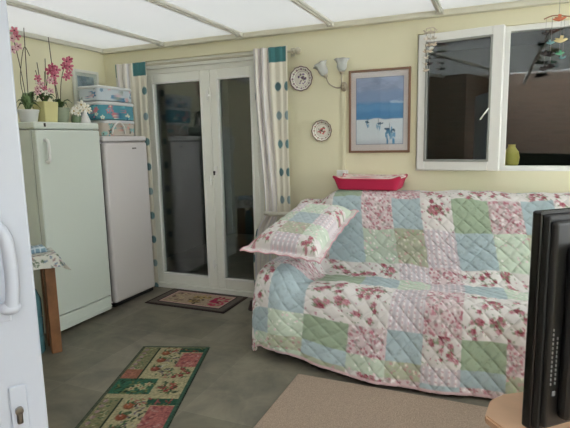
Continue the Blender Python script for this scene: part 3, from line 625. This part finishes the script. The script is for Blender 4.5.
# ------------------------------------------------------------------ rugs
def rug(name,label,cat,loc,rz,w,l,colfn,res=.006,th=.008,fr=None):
    nu,nv=int(w/res),int(l/res); u=np.linspace(0,w,nu)[:,None]; v=np.linspace(0,l,nv)[None,:]; u,v=np.broadcast_arrays(u,v)
    e=np.minimum(np.minimum(u,w-u),np.minimum(v,l-v)); z=th*np.sqrt(np.clip(e/.006,0,1)); z=z+.0006*vnoise(u,v,90,2)*(e>.004)
    P=np.stack([u-w/2,v-l/2,z],-1); B=P.copy(); B[...,2]=.0004
    for k in (0,-1): P[k,:,2]=.0004; P[:,k,2]=.0004
    c=Canvas(u,v,c3(100,100,90)); colfn(c,w,l)
    o=gridmesh(name,P,c.K,RUGM,extra=(B,c.K*.5)); o.location=loc; o.rotation_euler=(0,0,rz); return tag(o,label,cat)
def runner(c,w,l):
    R=np.random.RandomState(9); cream=c3(196,184,138); grn=c3(72,110,74); teal=c3(58,118,92); red=c3(170,72,66); pink=c3(196,112,104); olive=c3(128,134,78); dk=c3(48,68,52)
    c.m(np.ones_like(c.U),cream)
    def leafy(u0,u1,v0,v1,n,cc=(grn,dk,olive),s=.018):
        for _ in range(n): c.blob(u0+R.rand()*(u1-u0),v0+R.rand()*(v1-v0),s*(.6+.6*R.rand()),cc[R.randint(len(cc))],s*.35,R.rand()*3.1,.9)
    def fruit(u,v,r,col):
        c.blob(u,v,r,col*.75,r*1.15); c.blob(u-r*.15,v+r*.1,r*.75,col,r*.9); c.blob(u-r*.3,v+r*.35,r*.25,col*.6+.4)
        for k in range(5): c.blob(u+math.cos(k*1.3)*r*.9,v+r*1.1+math.sin(k)*r*.3,r*.55,grn,r*.18,k*.7,.9)
    mid=l/2
    P_=.71
    for top in (l-.035,l-.035-P_,l-.035-2*P_):     # pattern repeats down the runner
        # row heights from the far end
        a=top-.47
        # left strip: pale scroll border then olive panel
        c.rect(.03,.135,a,top,c3(150,146,104)); leafy(.04,.13,a,top,70,(olive,grn,c3(200,190,150)),.012)
        for k in range(8): c.blob(.055,a+.03+k*.058,.014,c3(190,150,160),.018,0,.8); 
        c.rect(.03,.135,a,a+.13,c3(188,104,84),.75)
        c.rect(.135,.148,a,top,dk)
        # cream panel with fruits
        for k,v in enumerate((.085,.20,.33)): fruit(.215,top-v,.032,[c3(186,104,66),c3(176,92,62),c3(168,84,64)][k])
        leafy(.24,.34,a+.05,top-.03,60,(grn,c3(210,205,180),dk,c3(120,100,120)),.016)
        c.rect(.34,w-.03,top-.30,top-.08,pink); leafy(.34,w-.04,top-.3,top-.1,26,(c3(212,150,140),c3(160,80,84)),.02)
        c.rect(.30,w-.03,top-.07,top,teal*.8); leafy(.2,w-.05,top-.075,top,26,(red,olive,c3(190,90,90)),.016)
        for k in range(5): fruit(.37+.02*k%.07+.02*(k%3),a+.03+.028*k,.016,red)
        leafy(.30,.45,a,a+.14,26,(grn,olive,red),.015)
        # teal flower block
        b0=a-.20
        c.rect(.03,w-.03,b0,a,cream); c.rect(.03,.285,b0,a,teal); leafy(.05,.28,b0+.01,a,60,(dk,grn,olive),.02)
        for (u,v) in ((.18,.11),(.22,.08),(.15,.07),(.24,.13)): c.blob(u,b0+v,.022,c3(205,190,140),wob=.3); c.blob(u,b0+v,.008,c3(180,110,90))
        for k in range(7): c.blob(.37+R.randn()*.03,b0+.09+R.randn()*.03,.018,[red,c3(190,90,80)][k%2],wob=.3)
        leafy(.32,.44,b0+.02,b0+.17,26,(grn,olive,dk),.018)
        c.rect(.03,w-.03,b0,b0+.006,cream*.9)
    c.m((c.U<.008)|(c.U>w-.008)|(c.V>l-.008)|(c.V<.008),c3(60,80,64))
    c.m(((c.U>w-.03)&(c.U<w-.008)).astype(float),c3(62,104,84)); c.m(((c.U>.008)&(c.U<.03)).astype(float),c3(96,104,84)); c.m((c.V>l-.03)*(c.V<l-.008)*(c.U>.03),c3(90,110,86))
    n=vnoise(c.U,c.V,160,4)[...,None]; g_=c.K@np.array([.3,.59,.11]); c.K=(c.K*.84+g_[...,None]*.16)*(.78+.34*n)*.86
rug('runner_rug','long patchwork runner rug with fruit and flower panels on the stone floor','rug',(-2.12+.155-.10+.09,2.865-.85,0),0.34,.505,1.72,runner)
ro=bpy.data.objects['runner_rug']
# place by its far corners
p0=Vector((-2.359,2.782,0)); p1=Vector((-1.882,2.948,0)); e=(p1-p0).normalized(); n_=Vector((e.y,-e.x,0)); ctr=(p0+p1)/2+n_*.86
ro.location=ctr; ro.rotation_euler=(0,0,math.atan2(e.y,e.x))
def doormat(c,w,l):
    R=np.random.RandomState(12); c.m(np.ones_like(c.U),c3(66,58,56))
    c.rect(.03,w-.03,.03,l-.03,c3(104,96,90)); c.rect(.085,w-.085,.075,l-.05,c3(58,48,46)); c.rect(.10,w-.10,.09,l-.06,c3(200,164,158)); c.rect(.118,w-.118,.108,l-.078,c3(176,156,134))
    for k in range(3):
        u0=.14+k*.21; cc=[(c3(120,96,88),c3(190,170,140)),(c3(96,84,66),c3(176,150,100)),(c3(150,44,72),c3(190,70,96))][k]
        for _ in range(34): c.blob(u0+.02+R.rand()*.15,.125+R.rand()*(l-.235),.026,cc[R.randint(2)],.014,R.rand()*3,.9)
    n=vnoise(c.U,c.V,160,4)[...,None]; c.K=c.K*(.85+.25*n)
rug('door_mat','small dark-bordered pink mat at the foot of the double doors','mat',(-2.58,3.845,0),0,.86,.475,doormat)
# beige carpet
m=mat('beige_carpet',(184,164,146),.98,spec=.05,bump=.9,bscale=420,var=.10,vscale=160)
bm=bmesh.new(); bx(bm,-1.115,2.5,-.6,2.77,.0005,.014,.005)
tag(obj('carpet',bm,m),'plain beige carpet in front of the sofa','carpet')
# ------------------------------------------------------------------ corner table + television
t=thing('television_stand','light beech stand with cut corners carrying the television','table',(.62,1.35,0))
def poly(bm,pts,z0,z1,bev=.006):
    a=[bm.verts.new((x,y,z0)) for x,y in pts]; f=bm.faces.new(a); g=bmesh.ops.extrude_face_region(bm,geom=[f]); bmesh.ops.translate(bm,verts=[v for v in g['geom'] if isinstance(v,bmesh.types.BMVert)],vec=(0,0,z1-z0))
    bmesh.ops.bevel(bm,geom=bm.edges[:],offset=bev,segments=2,affect='EDGES'); return bm
ZT=.60
pts=[(.0,1.62),(.015,1.735),(.055,1.79),(.40,2.02),(.98,1.62),(1.05,1.0),(.72,.80)]
L(obj('table_top',poly(bmesh.new(),pts,ZT-.03,ZT),BEECH,t),t)
pts2=[(.12,1.58),(.14,1.68),(.42,1.88),(.90,1.55),(.94,1.05),(.72,.92)]
L(obj('shelf',poly(bmesh.new(),pts2,.30,.32,.004),BEECH,t),t); L(obj('base_panel',poly(bmesh.new(),pts2,.016,.06,.004),BEECH,t),t)
for x,y in ((.17,1.60),(.42,1.84),(.86,1.53),(.74,.97)): L(obj('leg',box(x-.022,x+.022,y-.022,y+.022,.06,ZT-.03,.004),BEECH,t),t)
ta=math.radians(47.0)    # direction of the set's width from +y towards +x
t=thing('television','black flat television seen from behind on the beech stand','television',(.5,1.49+.30,0)); 
du=Vector((math.sin(ta),math.cos(ta),0)); nn=Vector((du.y,-du.x,0))   # nn: towards the camera (back of the set)
org=Vector((.143,1.50,0)); 
M=Matrix((( du.x,-nn.x,0,org.x),(du.y,-nn.y,0,org.y),(0,0,1,0),(0,0,0,1)))   # local x=width, y=towards screen side, z up
t.matrix_basis=M; ZB,ZTp=.632,1.288; TW=.98
def tv(name,bm,m,smooth=False): return obj(name,bm,m,t,smooth)
tv('bezel',box(0,TW,.03,.062,ZB,ZTp,.006),TVG)
tv('screen',box(.035,TW-.035,.0605,.064,ZB+.05,ZTp-.035),mat('screen_glass',(8,8,10),.1))
bm=bmesh.new(); bx(bm,.007,TW-.007,.008,.032,ZB+.010,ZTp-.010,.006); tv('rear_rim',bm,TVB)
bm=bmesh.new(); bx(bm,.012,TW-.012,-.012,.012,ZB+.022,ZTp-.024,.01,3); tv('rear_cover',bm,TVB)
bm=bmesh.new(); bx(bm,.05,TW-.075,-.050,-.008,ZB+.05,ZTp-.09,.02,3); rc=tv('rear_housing',bm,TVB)
GR=mat('vent_grey',(130,130,130),.6)
bm=bmesh.new()
for k in range(13): bx(bm,.022,.026,-.0145,-.010,.79+k*.0135,.79+k*.0135+.008,.001); 
for k in range(11): bx(bm,.038,.042,-.0145,-.010,.79+k*.0135,.79+k*.0135+.008,.001)
tv('vent',bm,GR)
bm=bmesh.new(); bx(bm,.032,.044,-.0145,-.010,.755,.770,.002,2,None); tv('port',bm,GR)
bm=bmesh.new(); bx(bm,TW/2-.05,TW/2+.05,-.02,.03,.607,.68,.008); bx(bm,TW/2-.24,TW/2+.24,-.13,.10,ZT+.001,ZT+.014,.006); tv('pedestal',bm,TVG)
# ------------------------------------------------------------------ small table with cloth (left)
c0=Vector((-2.835,2.51)); d1=Vector((-.54,-.84)).normalized(); d2=Vector((-.84,.54)).normalized()
ang=math.atan2(d1.y,d1.x)
t=thing('side_table','small brown wooden table in front of the fridge, covered with a floral cloth','table',(c0.x,c0.y,0),ang)
# local x along d1, local y along -? (d2 is at ang-90deg)
sgn=1 if (Matrix.Rotation(ang,2)@Vector((0,1))).dot(d2)>0 else -1
def lb(x0,x1,y0,y1,z0,z1,b=.004):
    y0,y1=sorted((y0*sgn,y1*sgn)); return box(x0,x1,y0,y1,z0,z1,b)
obj('table_top',lb(0,.55,0,.275,.705,.73,.005),OAK,t)
obj('apron',lb(.03,.52,.03,.245,.635,.705),OAK,t)
for x in (.02,.46):
    for y in (.02,.185): obj('leg',lb(x,x+.07,y,y+.07,0,.705,.006),OAK,t)
# cloth: grid draped over the top
nu,nv=150,110; a=np.linspace(-.11,.66,nu)[:,None]; b_=np.linspace(-.10,.36,nv)[None,:]; a,b_=np.broadcast_arrays(a,b_)
xa=np.clip(a,-.004,.554); yb=np.clip(b_,-.004,.279); da=np.abs(a-xa); db=np.abs(b_-yb); dr_=np.maximum(da,db)
z=.7335-dr_*.90; z+=-.02*np.clip(da*db*100,0,1)
xx=xa+np.sign(a-xa)*da*.28+np.sign(a-xa)*.012*np.sin(b_*40)*da*10*.8; yy=yb+np.sign(b_-yb)*db*.28+np.sign(b_-yb)*.012*np.sin(a*38)*db*10*.8
diag=np.clip(np.minimum(da,db)*6,0,1); xx=xx+np.sign(a-xa)*diag*.055; yy=yy+np.sign(b_-yb)*diag*.05
P=np.stack([xx,yy*sgn,z],-1); c=Canvas(a,b_,c3(214,214,206)); R=np.random.RandomState(6)
for _ in range(420):
    c.blob(-.1+R.rand()*.75,-.1+R.rand()*.54,.010+.006*R.rand(),[c3(120,130,120),c3(150,120,120),c3(110,130,150),c3(90,110,90)][R.randint(4)],.007,R.rand()*3,.8,wob=.3)
o=gridmesh('tablecloth',P,c.K,CLOTHM); o.location=(c0.x,c0.y,0); o.rotation_euler=(0,0,ang); s=o.modifiers.new('s','SOLIDIFY'); s.thickness=.002; s.offset=1
tag(o,'white tablecloth printed with grey flowers on the small table by the fridge','tablecloth')
# folded blue cloth on it
nu=40; u=np.linspace(0,1,nu)[:,None]; v=np.linspace(0,1,nu)[None,:]; u,v=np.broadcast_arrays(u,v)
e=np.minimum(np.minimum(u,1-u),np.minimum(v,1-v)); zz=.05*np.sqrt(np.clip(e*9,0,1))*(.8+.3*vnoise(u,v,5,3))
P=np.stack([(u-.5)*.17,(v-.5)*.15,zz*.8],-1); B=P.copy(); B[...,2]=0
for k in (0,-1): P[k,:,2]=0; P[:,k,2]=0
K=np.zeros(P.shape)+c3(130,160,178); st_=((np.sin(v*50)>.4)|(np.sin(u*30)>.8))[...,None]; K=np.where(st_,c3(200,214,222),K)
o=gridmesh('folded_napkin',P,K,CLOTHM,extra=(B,K)); pp=c0+d1*.13+d2*.185; o.location=(pp.x,pp.y,.7365); o.rotation_euler=(0,0,ang); tag(o,'folded blue and white napkin lying on the floral tablecloth','napkin')
# blue-green water bottles under the table
WB=bpy.data.materials.new('blue_green_plastic'); WB.use_nodes=True; b=WB.node_tree.nodes['Principled BSDF']; b.inputs['Base Color'].default_value=S(96,150,160); b.inputs['Transmission Weight'].default_value=.35; b.inputs['Roughness'].default_value=.25
for k,(q,w_) in enumerate([(.20,.13)]):
    pp=c0+d1*q+d2*w_
    t=thing('water_bottle','blue-green plastic water bottle standing under the small table','bottle',(pp.x,pp.y,0))
    obj('body',lathe(bmesh.new(),[(0,0),(.075,0),(.085,.015),(.085,.12),(.08,.13),(.085,.14),(.085,.26),(.08,.27),(.085,.28),(.085,.40),(.06,.47),(.028,.51),(.026,.53),(0,.53)],26),WB,t,True)
    obj('cap',lathe(bmesh.new(),[(0,.53),(.03,.53),(.03,.565),(0,.565)],20),mat('bottle_cap',(60,110,150),.4),t,True)
# ------------------------------------------------------------------ white door in the foreground
e0=Vector((-1.05,.853)); dd=Vector((-.555,-.832)).normalized(); 
dx=thing('door_3','','door',(e0.x,e0.y,0),math.atan2(dd.y,dd.x)); 
del dx['label'],dx['category']; st(dx,'open white plastic door at the left edge of the photo')
PV=mat('bright_white_plastic',(188,194,206),.3)
# local x away from the free edge, face towards camera at local +y or -y
rr_=Matrix.Rotation(math.atan2(dd.y,dd.x),2); fs=1 if (rr_@Vector((0,1))).dot(-e0)>0 else -1
def db_(x0,x1,y0,y1,z0,z1,b=.003,seg=2):
    y0,y1=sorted((y0*fs,y1*fs)); return box(x0,x1,y0,y1,z0,z1,b,seg)
obj('door_panel',db_(.0,.88,-.06,0,.02,2.09,.005),PV,dx)
obj('raised_panel',db_(.13,.77,0,.008,.15,.95,.006),PV,dx); obj('raised_panel',db_(.13,.77,0,.008,1.5,1.98,.006),PV,dx)
HZ=1.298
bp_=obj('handle_plate',db_(.058,.104,0,.008,1.075,1.365,.004,3),PV,dx)
def dp(x,y,z): return (x,y*fs,z)
bm=bmesh.new(); tube(bm,smoothpts([dp(.092,.006,1.318),dp(.086,.035,1.320),dp(.070,.055,1.314),dp(.056,.060,1.285),dp(.052,.060,1.23),dp(.053,.060,1.17),dp(.058,.058,1.128)],7),.0148,14); obj('handle',bm,PV,bp_,True)
bm=bmesh.new(); bmesh.ops.create_uvsphere(bm,u_segments=20,v_segments=14,radius=.021); bmesh.ops.transform(bm,matrix=Matrix.Translation(dp(.062,.052,1.122))@Matrix.Diagonal((1.15,1,.8,1)),verts=bm.verts); obj('knob',bm,PV,bp_,True)
ep=obj('lock_plate',db_(.042,.082,0,.006,.74,.905,.004,3),PV,dx)
bm=bmesh.new(); bx(bm,.056,.070,*sorted((0.004*fs,.014*fs)),.805,.838,.005,3); bmesh.ops.transform(bm,matrix=Matrix.Translation((0,0,0)),verts=bm.verts)
lathe(bm,[(0,0),(.0095,0),(.0095,.012),(0,.013)],18,Matrix.Translation(dp(.063,.005,.842))@Matrix.Rotation(-PI/2*fs,4,'X')); obj('lock_cylinder',bm,METAL,ep,True)
# ------------------------------------------------------------------ orchids and flowers on the fridge
LEAF=mat('orchid_leaf',(74,98,58),.4); LEAF2=mat('pale_leaf',(120,146,96),.5); STEM=mat('stem_green',(84,82,56),.6); STAKE=mat('stake_dark',(70,58,48),.7)
def petal_flower(bm,c,r,axis,seed,n=5):
    R_=random.Random(seed); q=Vector(axis).to_track_quat('Z','Y'); rot=R_.random()*6
    for k in range(n):
        a=rot+2*PI*k/n; wd=r*(.42 if k%2 else .52)
        pts=[(0,0,.0),(.35,-.5,.05),(.75,-.6,.10),(1.0,0,.02),(.75,.6,.10),(.35,.5,.05)]
        vs=[]
        for l,w,h in pts:
            p=Vector((l*r,w*wd,h*r)); p=Matrix.Rotation(a,3,'Z')@p; vs.append(bm.verts.new(Vector(c)+q@p))
        ctr=bm.verts.new(Vector(c)+q@(Matrix.Rotation(a,3,'Z')@Vector((.55*r,0,.0))))
        for i in range(6): bm.faces.new((vs[i],vs[(i+1)%6],ctr))
def flower(parent,c,r,axis,pm,cm,seed,n=5):
    bm=bmesh.new(); petal_flower(bm,c,r,axis,seed,n); f=obj('flower',bm,pm,parent,True,1.2)
    s=f.modifiers.new('s','SOLIDIFY'); s.thickness=.0012
    bm=bmesh.new(); bmesh.ops.create_icosphere(bm,subdivisions=1,radius=r*.2); bmesh.ops.translate(bm,verts=bm.verts,vec=Vector(c)+Vector(axis).normalized()*r*.08); obj('flower_centre',bm,cm,f,True)
def leafblade(parent,base,tip,w,m,droop=.04):
    b0,t0=Vector(base),Vector(tip); d=(t0-b0); side=d.cross(Vector((0,0,1))).normalized(); bm=bmesh.new(); rows_=[]
    for i in range(9):
        s=i/8; p=b0+d*s+Vector((0,0,droop*math.sin(s*PI)))-Vector((0,0,droop*.6*s*s)); ww=w*math.sin(min(1,s*1.1+.12)*PI)**.6*.5 if s<.98 else w*.05
        rows_.append([bm.verts.new(p-side*ww+Vector((0,0,ww*.35))),bm.verts.new(p),bm.verts.new(p+side*ww+Vector((0,0,ww*.35)))])
    for a,b_ in zip(rows_,rows_[1:]):
        for k in range(2): bm.faces.new((a[k],a[k+1],b_[k+1],b_[k]))
    o=obj('leaf',bm,m,parent,True,1.5); s=o.modifiers.new('s','SOLIDIFY'); s.thickness=.0025
def stem(parent,pts,m=STEM,r=.0028,name='stem'): obj(name,tube(bmesh.new(),smoothpts(pts,6),r,6),m,parent,True)
def pot(parent,r,h,m,square=False):
    if square:
        bm=bmesh.new(); t_=bmesh.new(); bmesh.ops.create_cube(t_,size=1)
        for v in t_.verts: k=1 if v.co.z>0 else .82; v.co=Vector((v.co.x*2*r*k,v.co.y*2*r*k,(v.co.z+.5)*h))
        top=max(t_.faces,key=lambda f:f.calc_center_median().z); g=bmesh.ops.inset_individual(t_,faces=[top],thickness=.006); bmesh.ops.translate(t_,verts=top.verts,vec=(0,0,-.015)); bmesh.ops.bevel(t_,geom=t_.edges[:],offset=.003,segments=2,affect='EDGES')
        me=bpy.data.meshes.new('pot'); t_.to_mesh(me); t_.free(); link('pot',me,m,parent)
    else: obj('pot',lathe(bmesh.new(),[(0,0),(r*.72,0),(r*.78,.005),(r*.97,h-.02),(r*1.03,h-.018),(r*1.03,h),(r*.93,h),(r*.88,h-.02),(0,h-.022)],30),m,parent,True)
    obj('soil',lathe(bmesh.new(),[(0,h-.024),(r*.8,h-.024),(r*.8,h-.019),(0,h-.014)],20),mat('bark_soil',(70,52,40),.9),parent,True)
PK=mat('pink_petal',(214,122,142),.6); PK2=mat('pale_pink_petal',(228,184,190),.6); PKD=mat('deep_pink_petal',(186,86,110),.6); WH=mat('white_petal',(236,232,218),.6)
CY=mat('yellow_centre',(190,160,80),.6); CD=mat('dark_centre',(110,40,56),.6)
ZF=1.673; XF=-3.30
FA=(1,-.9,-.05)
def P_(px_y,z,x=XF): return (x,px_y,z)
# 1 left plant with white pot
t=thing('potted_orchid','leafy orchid in a whitish round pot, leftmost on top of the fridge','potted plant',(XF,2.775,ZF),0,'orchids on the fridge'); pot(t,.075,.095,mat('white_pot',(206,208,204),.4))
for k in range(11):
    a=k*.9; leafblade(t,(0,0,.085),((.06+.004*k)*math.cos(a),.085*math.sin(a),.13+.04*(k%4)),.055,LEAF2 if k%3==0 else LEAF)
stem(t,[(0,.01,.08),(.0,.015,.3),(.0,.025,.55),(0,.03,.70)],STAKE,.003,'stake'); stem(t,[(0,0,.08),(.01,-.05,.28),(.0,-.02,.44),(-.0,.02,.56),(0,.06,.5)]); stem(t,[(0,0,.08),(.0,-.03,.38),(0,-.07,.62)],STAKE,.0028,'stake')
for i,(y,z) in enumerate(((-.095,.60),(-.07,.66),(-.05,.55),(-.10,.52),(-.055,.62))): flower(t,(.02,y,z),.032,FA,[PK2,PK,PK2][i%3],CD,i)
# 2 yellow square pot
t=thing('potted_orchid','pale pink orchid in a square cream-yellow pot on top of the fridge','potted plant',(XF,2.935,ZF),0,'orchids on the fridge'); pot(t,.07,.165,mat('yellow_pot',(214,208,150),.45),True)
for k in range(9): a=k*.75+.3; leafblade(t,(0,0,.15),(.09*math.cos(a),.085*math.sin(a),.19+.03*(k%4)),.045,LEAF)
R=random.Random(4)
for sx in (-.05,.02,.05): stem(t,[(0,0,.15),(0,sx*.7,.3),(0,sx*1.2,.40)])
for i in range(13): flower(t,(.03+R.uniform(-.03,.04),R.uniform(-.09,.09),.235+R.uniform(-.03,.11)),R.uniform(.022,.032),(1,-.9+R.uniform(-.4,.4),R.uniform(-.2,.4)),[PK2,PK,PK2,WH][i%4],CD,i+20)
stem(t,[(0,.02,.15),(0,.03,.35),(0,.04,.5)],STAKE,.0028,'stake'); stem(t,[(0,-.02,.15),(0,-.03,.35),(0,-.04,.46)],STAKE,.0028,'stake')
# 3 grey-green pot, deep pink flowers
t=thing('potted_orchid','deep pink orchid in a grey-green pot, beside the cream-yellow pot','potted plant',(XF,3.085,ZF),0,'orchids on the fridge'); pot(t,.066,.125,mat('grey_green_pot',(150,160,136),.45))
for k in range(6): a=k*1.05; leafblade(t,(0,0,.115),(.085*math.cos(a),.10*math.sin(a),.15+.04*(k%2)),.045,LEAF)
stem(t,[(0,-.02,.11),(0,-.045,.4),(0,-.06,.67)],STAKE,.0032,'stake'); stem(t,[(0,0,.11),(.01,.02,.33),(.02,.07,.47),(.02,.12,.42)]); stem(t,[(0,0,.11),(.01,-.05,.36),(.02,-.10,.40)])
for i,(y,z,r) in enumerate(((-.10,.405,.040),(-.06,.375,.038),(-.035,.42,.036),(-.075,.44,.034),(.075,.50,.042),(.10,.46,.038),(.05,.46,.034),(.085,.40,.036),(.06,.375,.034),(.11,.52,.03))): flower(t,(.03,y,z),r,FA,[PKD,PK,PK][i%3],CD,i+40)
# 4 white flowers in glass-green vase
t=thing('flower_vase','white artificial flowers in a small green vase at the right end of the fridge top','vase',(XF+.03,3.215,ZF))
obj('vase',lathe(bmesh.new(),[(0,0),(.035,0),(.042,.02),(.036,.06),(.028,.08),(.034,.09),(.030,.09),(.024,.078),(0,.07)],24),mat('green_vase',(110,130,100),.3),t,True)
for i,(y,z,r) in enumerate(((-.055,.10,.036),(-.02,.125,.034),(.03,.155,.042),(.075,.135,.040),(.105,.115,.034),(-.01,.085,.03),(.05,.11,.034))):
    stem(t,[(0,0,.07),(.01,y*.5,z*.75),(.03,y,z)]); flower(t,(.035,y,z),r,(1,-.9,.15),WH,CY,i+60,6)
for k in range(5): a=k*1.3; leafblade(t,(0,0,.08),(.06*math.cos(a),.07*math.sin(a),.10),.03,LEAF2,.02)
# white cone ornament
t=thing('cone_ornament','white cone-shaped dotted ornament on the fridge beside the white flowers','ornament',(-3.22,3.262,ZF))
obj('body',lathe(bmesh.new(),[(0,0),(.045,0),(.047,.006),(.040,.03),(.028,.06),(.016,.09),(.008,.108),(0,.112)],26),mat('white_ceramic',(222,220,216),.35),t,True)
for k in range(9):
    a=k*2.4; z=.015+.009*k; r=.044-.0385*(z/.105); bm=bmesh.new(); bmesh.ops.create_icosphere(bm,subdivisions=1,radius=.004); bmesh.ops.translate(bm,verts=bm.verts,vec=(r*math.cos(a),r*math.sin(a),z)); obj('dot',bm,mat('grey_dot',(140,130,135),.5),t,True)
# ------------------------------------------------------------------ mobiles at the window
def bird(parent,c,s,m,yaw,name='bird'):
    bm=bmesh.new()
    body=[(-.9,0,.05),(-.5,0,.0),(0,0,-.05),(.5,0,.05),(.85,0,.22),(1.1,0,.2)]; tube(bm,[Vector(p)*s for p in body],[.08*s,.2*s,.3*s,.24*s,.2*s,.04*s],8)
    for sg in (-1,1):
        v=[bm.verts.new(Vector(p)*s) for p in ((-.25,sg*.15,.05),(.3,sg*.15,.08),(.1,sg*.9,.55),(-.4,sg*1.0,.6))]; bm.faces.new(v)
        v2=[bm.verts.new(Vector(p)*s) for p in ((-.25,sg*.15,.0),(.3,sg*.15,.03),(.1,sg*.9,.50),(-.4,sg*1.0,.55))]; bm.faces.new(v2[::-1])
        for i in range(4): bm.faces.new((v[i],v2[i],v2[(i+1)%4],v[(i+1)%4]))
    bmesh.ops.transform(bm,matrix=Matrix.Translation(c)@Matrix.Rotation(yaw,4,'Z'),verts=bm.verts); obj(name,bm,m,parent,True,.9)
t=thing('bird_mobile','hanging mobile of coloured and dark little birds in front of the fixed window','mobile',(.325,3.93,2.28))
CORD=mat('thin_cord',(150,148,140),.7); BK=mat('dark_bird',(36,30,28),.6); OR=mat('orange_bird',(206,120,84),.6); YE=mat('yellow_bird',(206,192,140),.6); TE=mat('teal_bird',(130,178,178),.5); GN=mat('green_bird',(96,170,130),.5)
stem(t,[(0.03,0,.13),(0.03,0,.0)],CORD,.0012,'cord'); 
stem(t,[(-.06,0,-.005),(0,0,.012),(.1,0,-.005)],mat('mobile_bar',(160,120,90),.6),.004,'bar')
for (x,z,s,m_,yw_) in ((.03,-.015,.042,OR,.2),(.045,-.155,.045,YE,.3),(-.01,-.165,.03,TE,2.6),(-.045,-.10,.030,BK,.4),(-.045,-.235,.036,BK,.3),(-.01,-.245,.034,BK,2.7),(.045,-.24,.03,GN,.3),(-.045,-.335,.036,BK,.3),(-.008,-.325,.036,BK,2.8),(.065,-.27,.026,TE,2.4)):
    stem(t,[(x,0,0),(x,0,z+.005)],CORD,.0008,'cord'); bird(t,(x,0,z),s,m_,yw_)
t=thing('bird_garland','string of small beige birds and beads hanging at the left corner of the open casement','mobile',(-.49,3.90,2.27))
SH=mat('beige_shell',(206,192,172),.7)
stem(t,[(-.02,0,.015),(.03,0,.02),(.055,0,.0)],SH,.004,'bar')
for x,n in ((-.015,7),(.012,6),(.04,3)):
    stem(t,[(x,0,.02),(x,0,-.055*n)],CORD,.001,'cord')
    for k in range(n): bird(t,(x,0,-.012-k*.045),.027,[SH,mat('pale_bird',(222,214,200),.7),SH][k%3] if not(x>0 and k>3 and x<.03) else BK,k*1.1+x*40)
# ------------------------------------------------------------------ things glimpsed through the glass
t=thing('yellow_vase','rounded pale yellow vase standing behind the fixed window','vase',(.115,4.40,1.24))
obj('body',lathe(bmesh.new(),[(0,0),(.038,0),(.055,.03),(.062,.08),(.052,.13),(.03,.16),(.026,.175),(.03,.185),(0,.18)],26),mat('yellow_glaze',(240,226,120),.5),t,True)
t2=thing('shelf_unit','dark wooden shelf unit standing behind the window glass','shelf',(.4,4.5,0)); obj('top_board',box(-1.0,1.0,-.25,.22,1.20,1.238,.004),OAK,t2)
for x in (-.95,.95): obj('side_panel',box(x-.02,x+.02,-.22,.2,0,1.20,.003),OAK,t2)
obj('shelf_board',box(-.93,.93,-.22,.2,.6,.63,.003),OAK,t2)
# ------------------------------------------------------------------ camera
f,yaw,pit,roll=493.4,0.404,0.149,-0.021
cy,sy=math.cos(yaw),math.sin(yaw)
F=Vector((-sy*math.cos(pit),cy*math.cos(pit),-math.sin(pit))); Rt=Vector((cy,sy,0)); Uv=Rt.cross(F)
R2=Rt*math.cos(roll)+Uv*math.sin(roll); U2=-Rt*math.sin(roll)+Uv*math.cos(roll)
cam=bpy.data.cameras.new('camera'); co=bpy.data.objects.new('camera',cam); C.objects.link(co)
cam.sensor_width=36; cam.lens=f/570*36; cam.clip_start=.02
co.matrix_world=Matrix(((R2.x,U2.x,-F.x,0),(R2.y,U2.y,-F.y,0),(R2.z,U2.z,-F.z,1.5),(0,0,0,1)))
sc=bpy.context.scene; sc.camera=co
# ------------------------------------------------------------------ daylight
w=bpy.data.worlds.new('overcast_sky'); sc.world=w; w.use_nodes=True; bg=w.node_tree.nodes['Background']; bg.inputs['Color'].default_value=(.965,.98,1.0,1); bg.inputs['Strength'].default_value=1.0
sc.view_settings.view_transform='Standard'; sc.view_settings.look='None'; sc.view_settings.gamma=1; sc.view_settings.use_curve_mapping=False; sc.view_settings.exposure=3.1
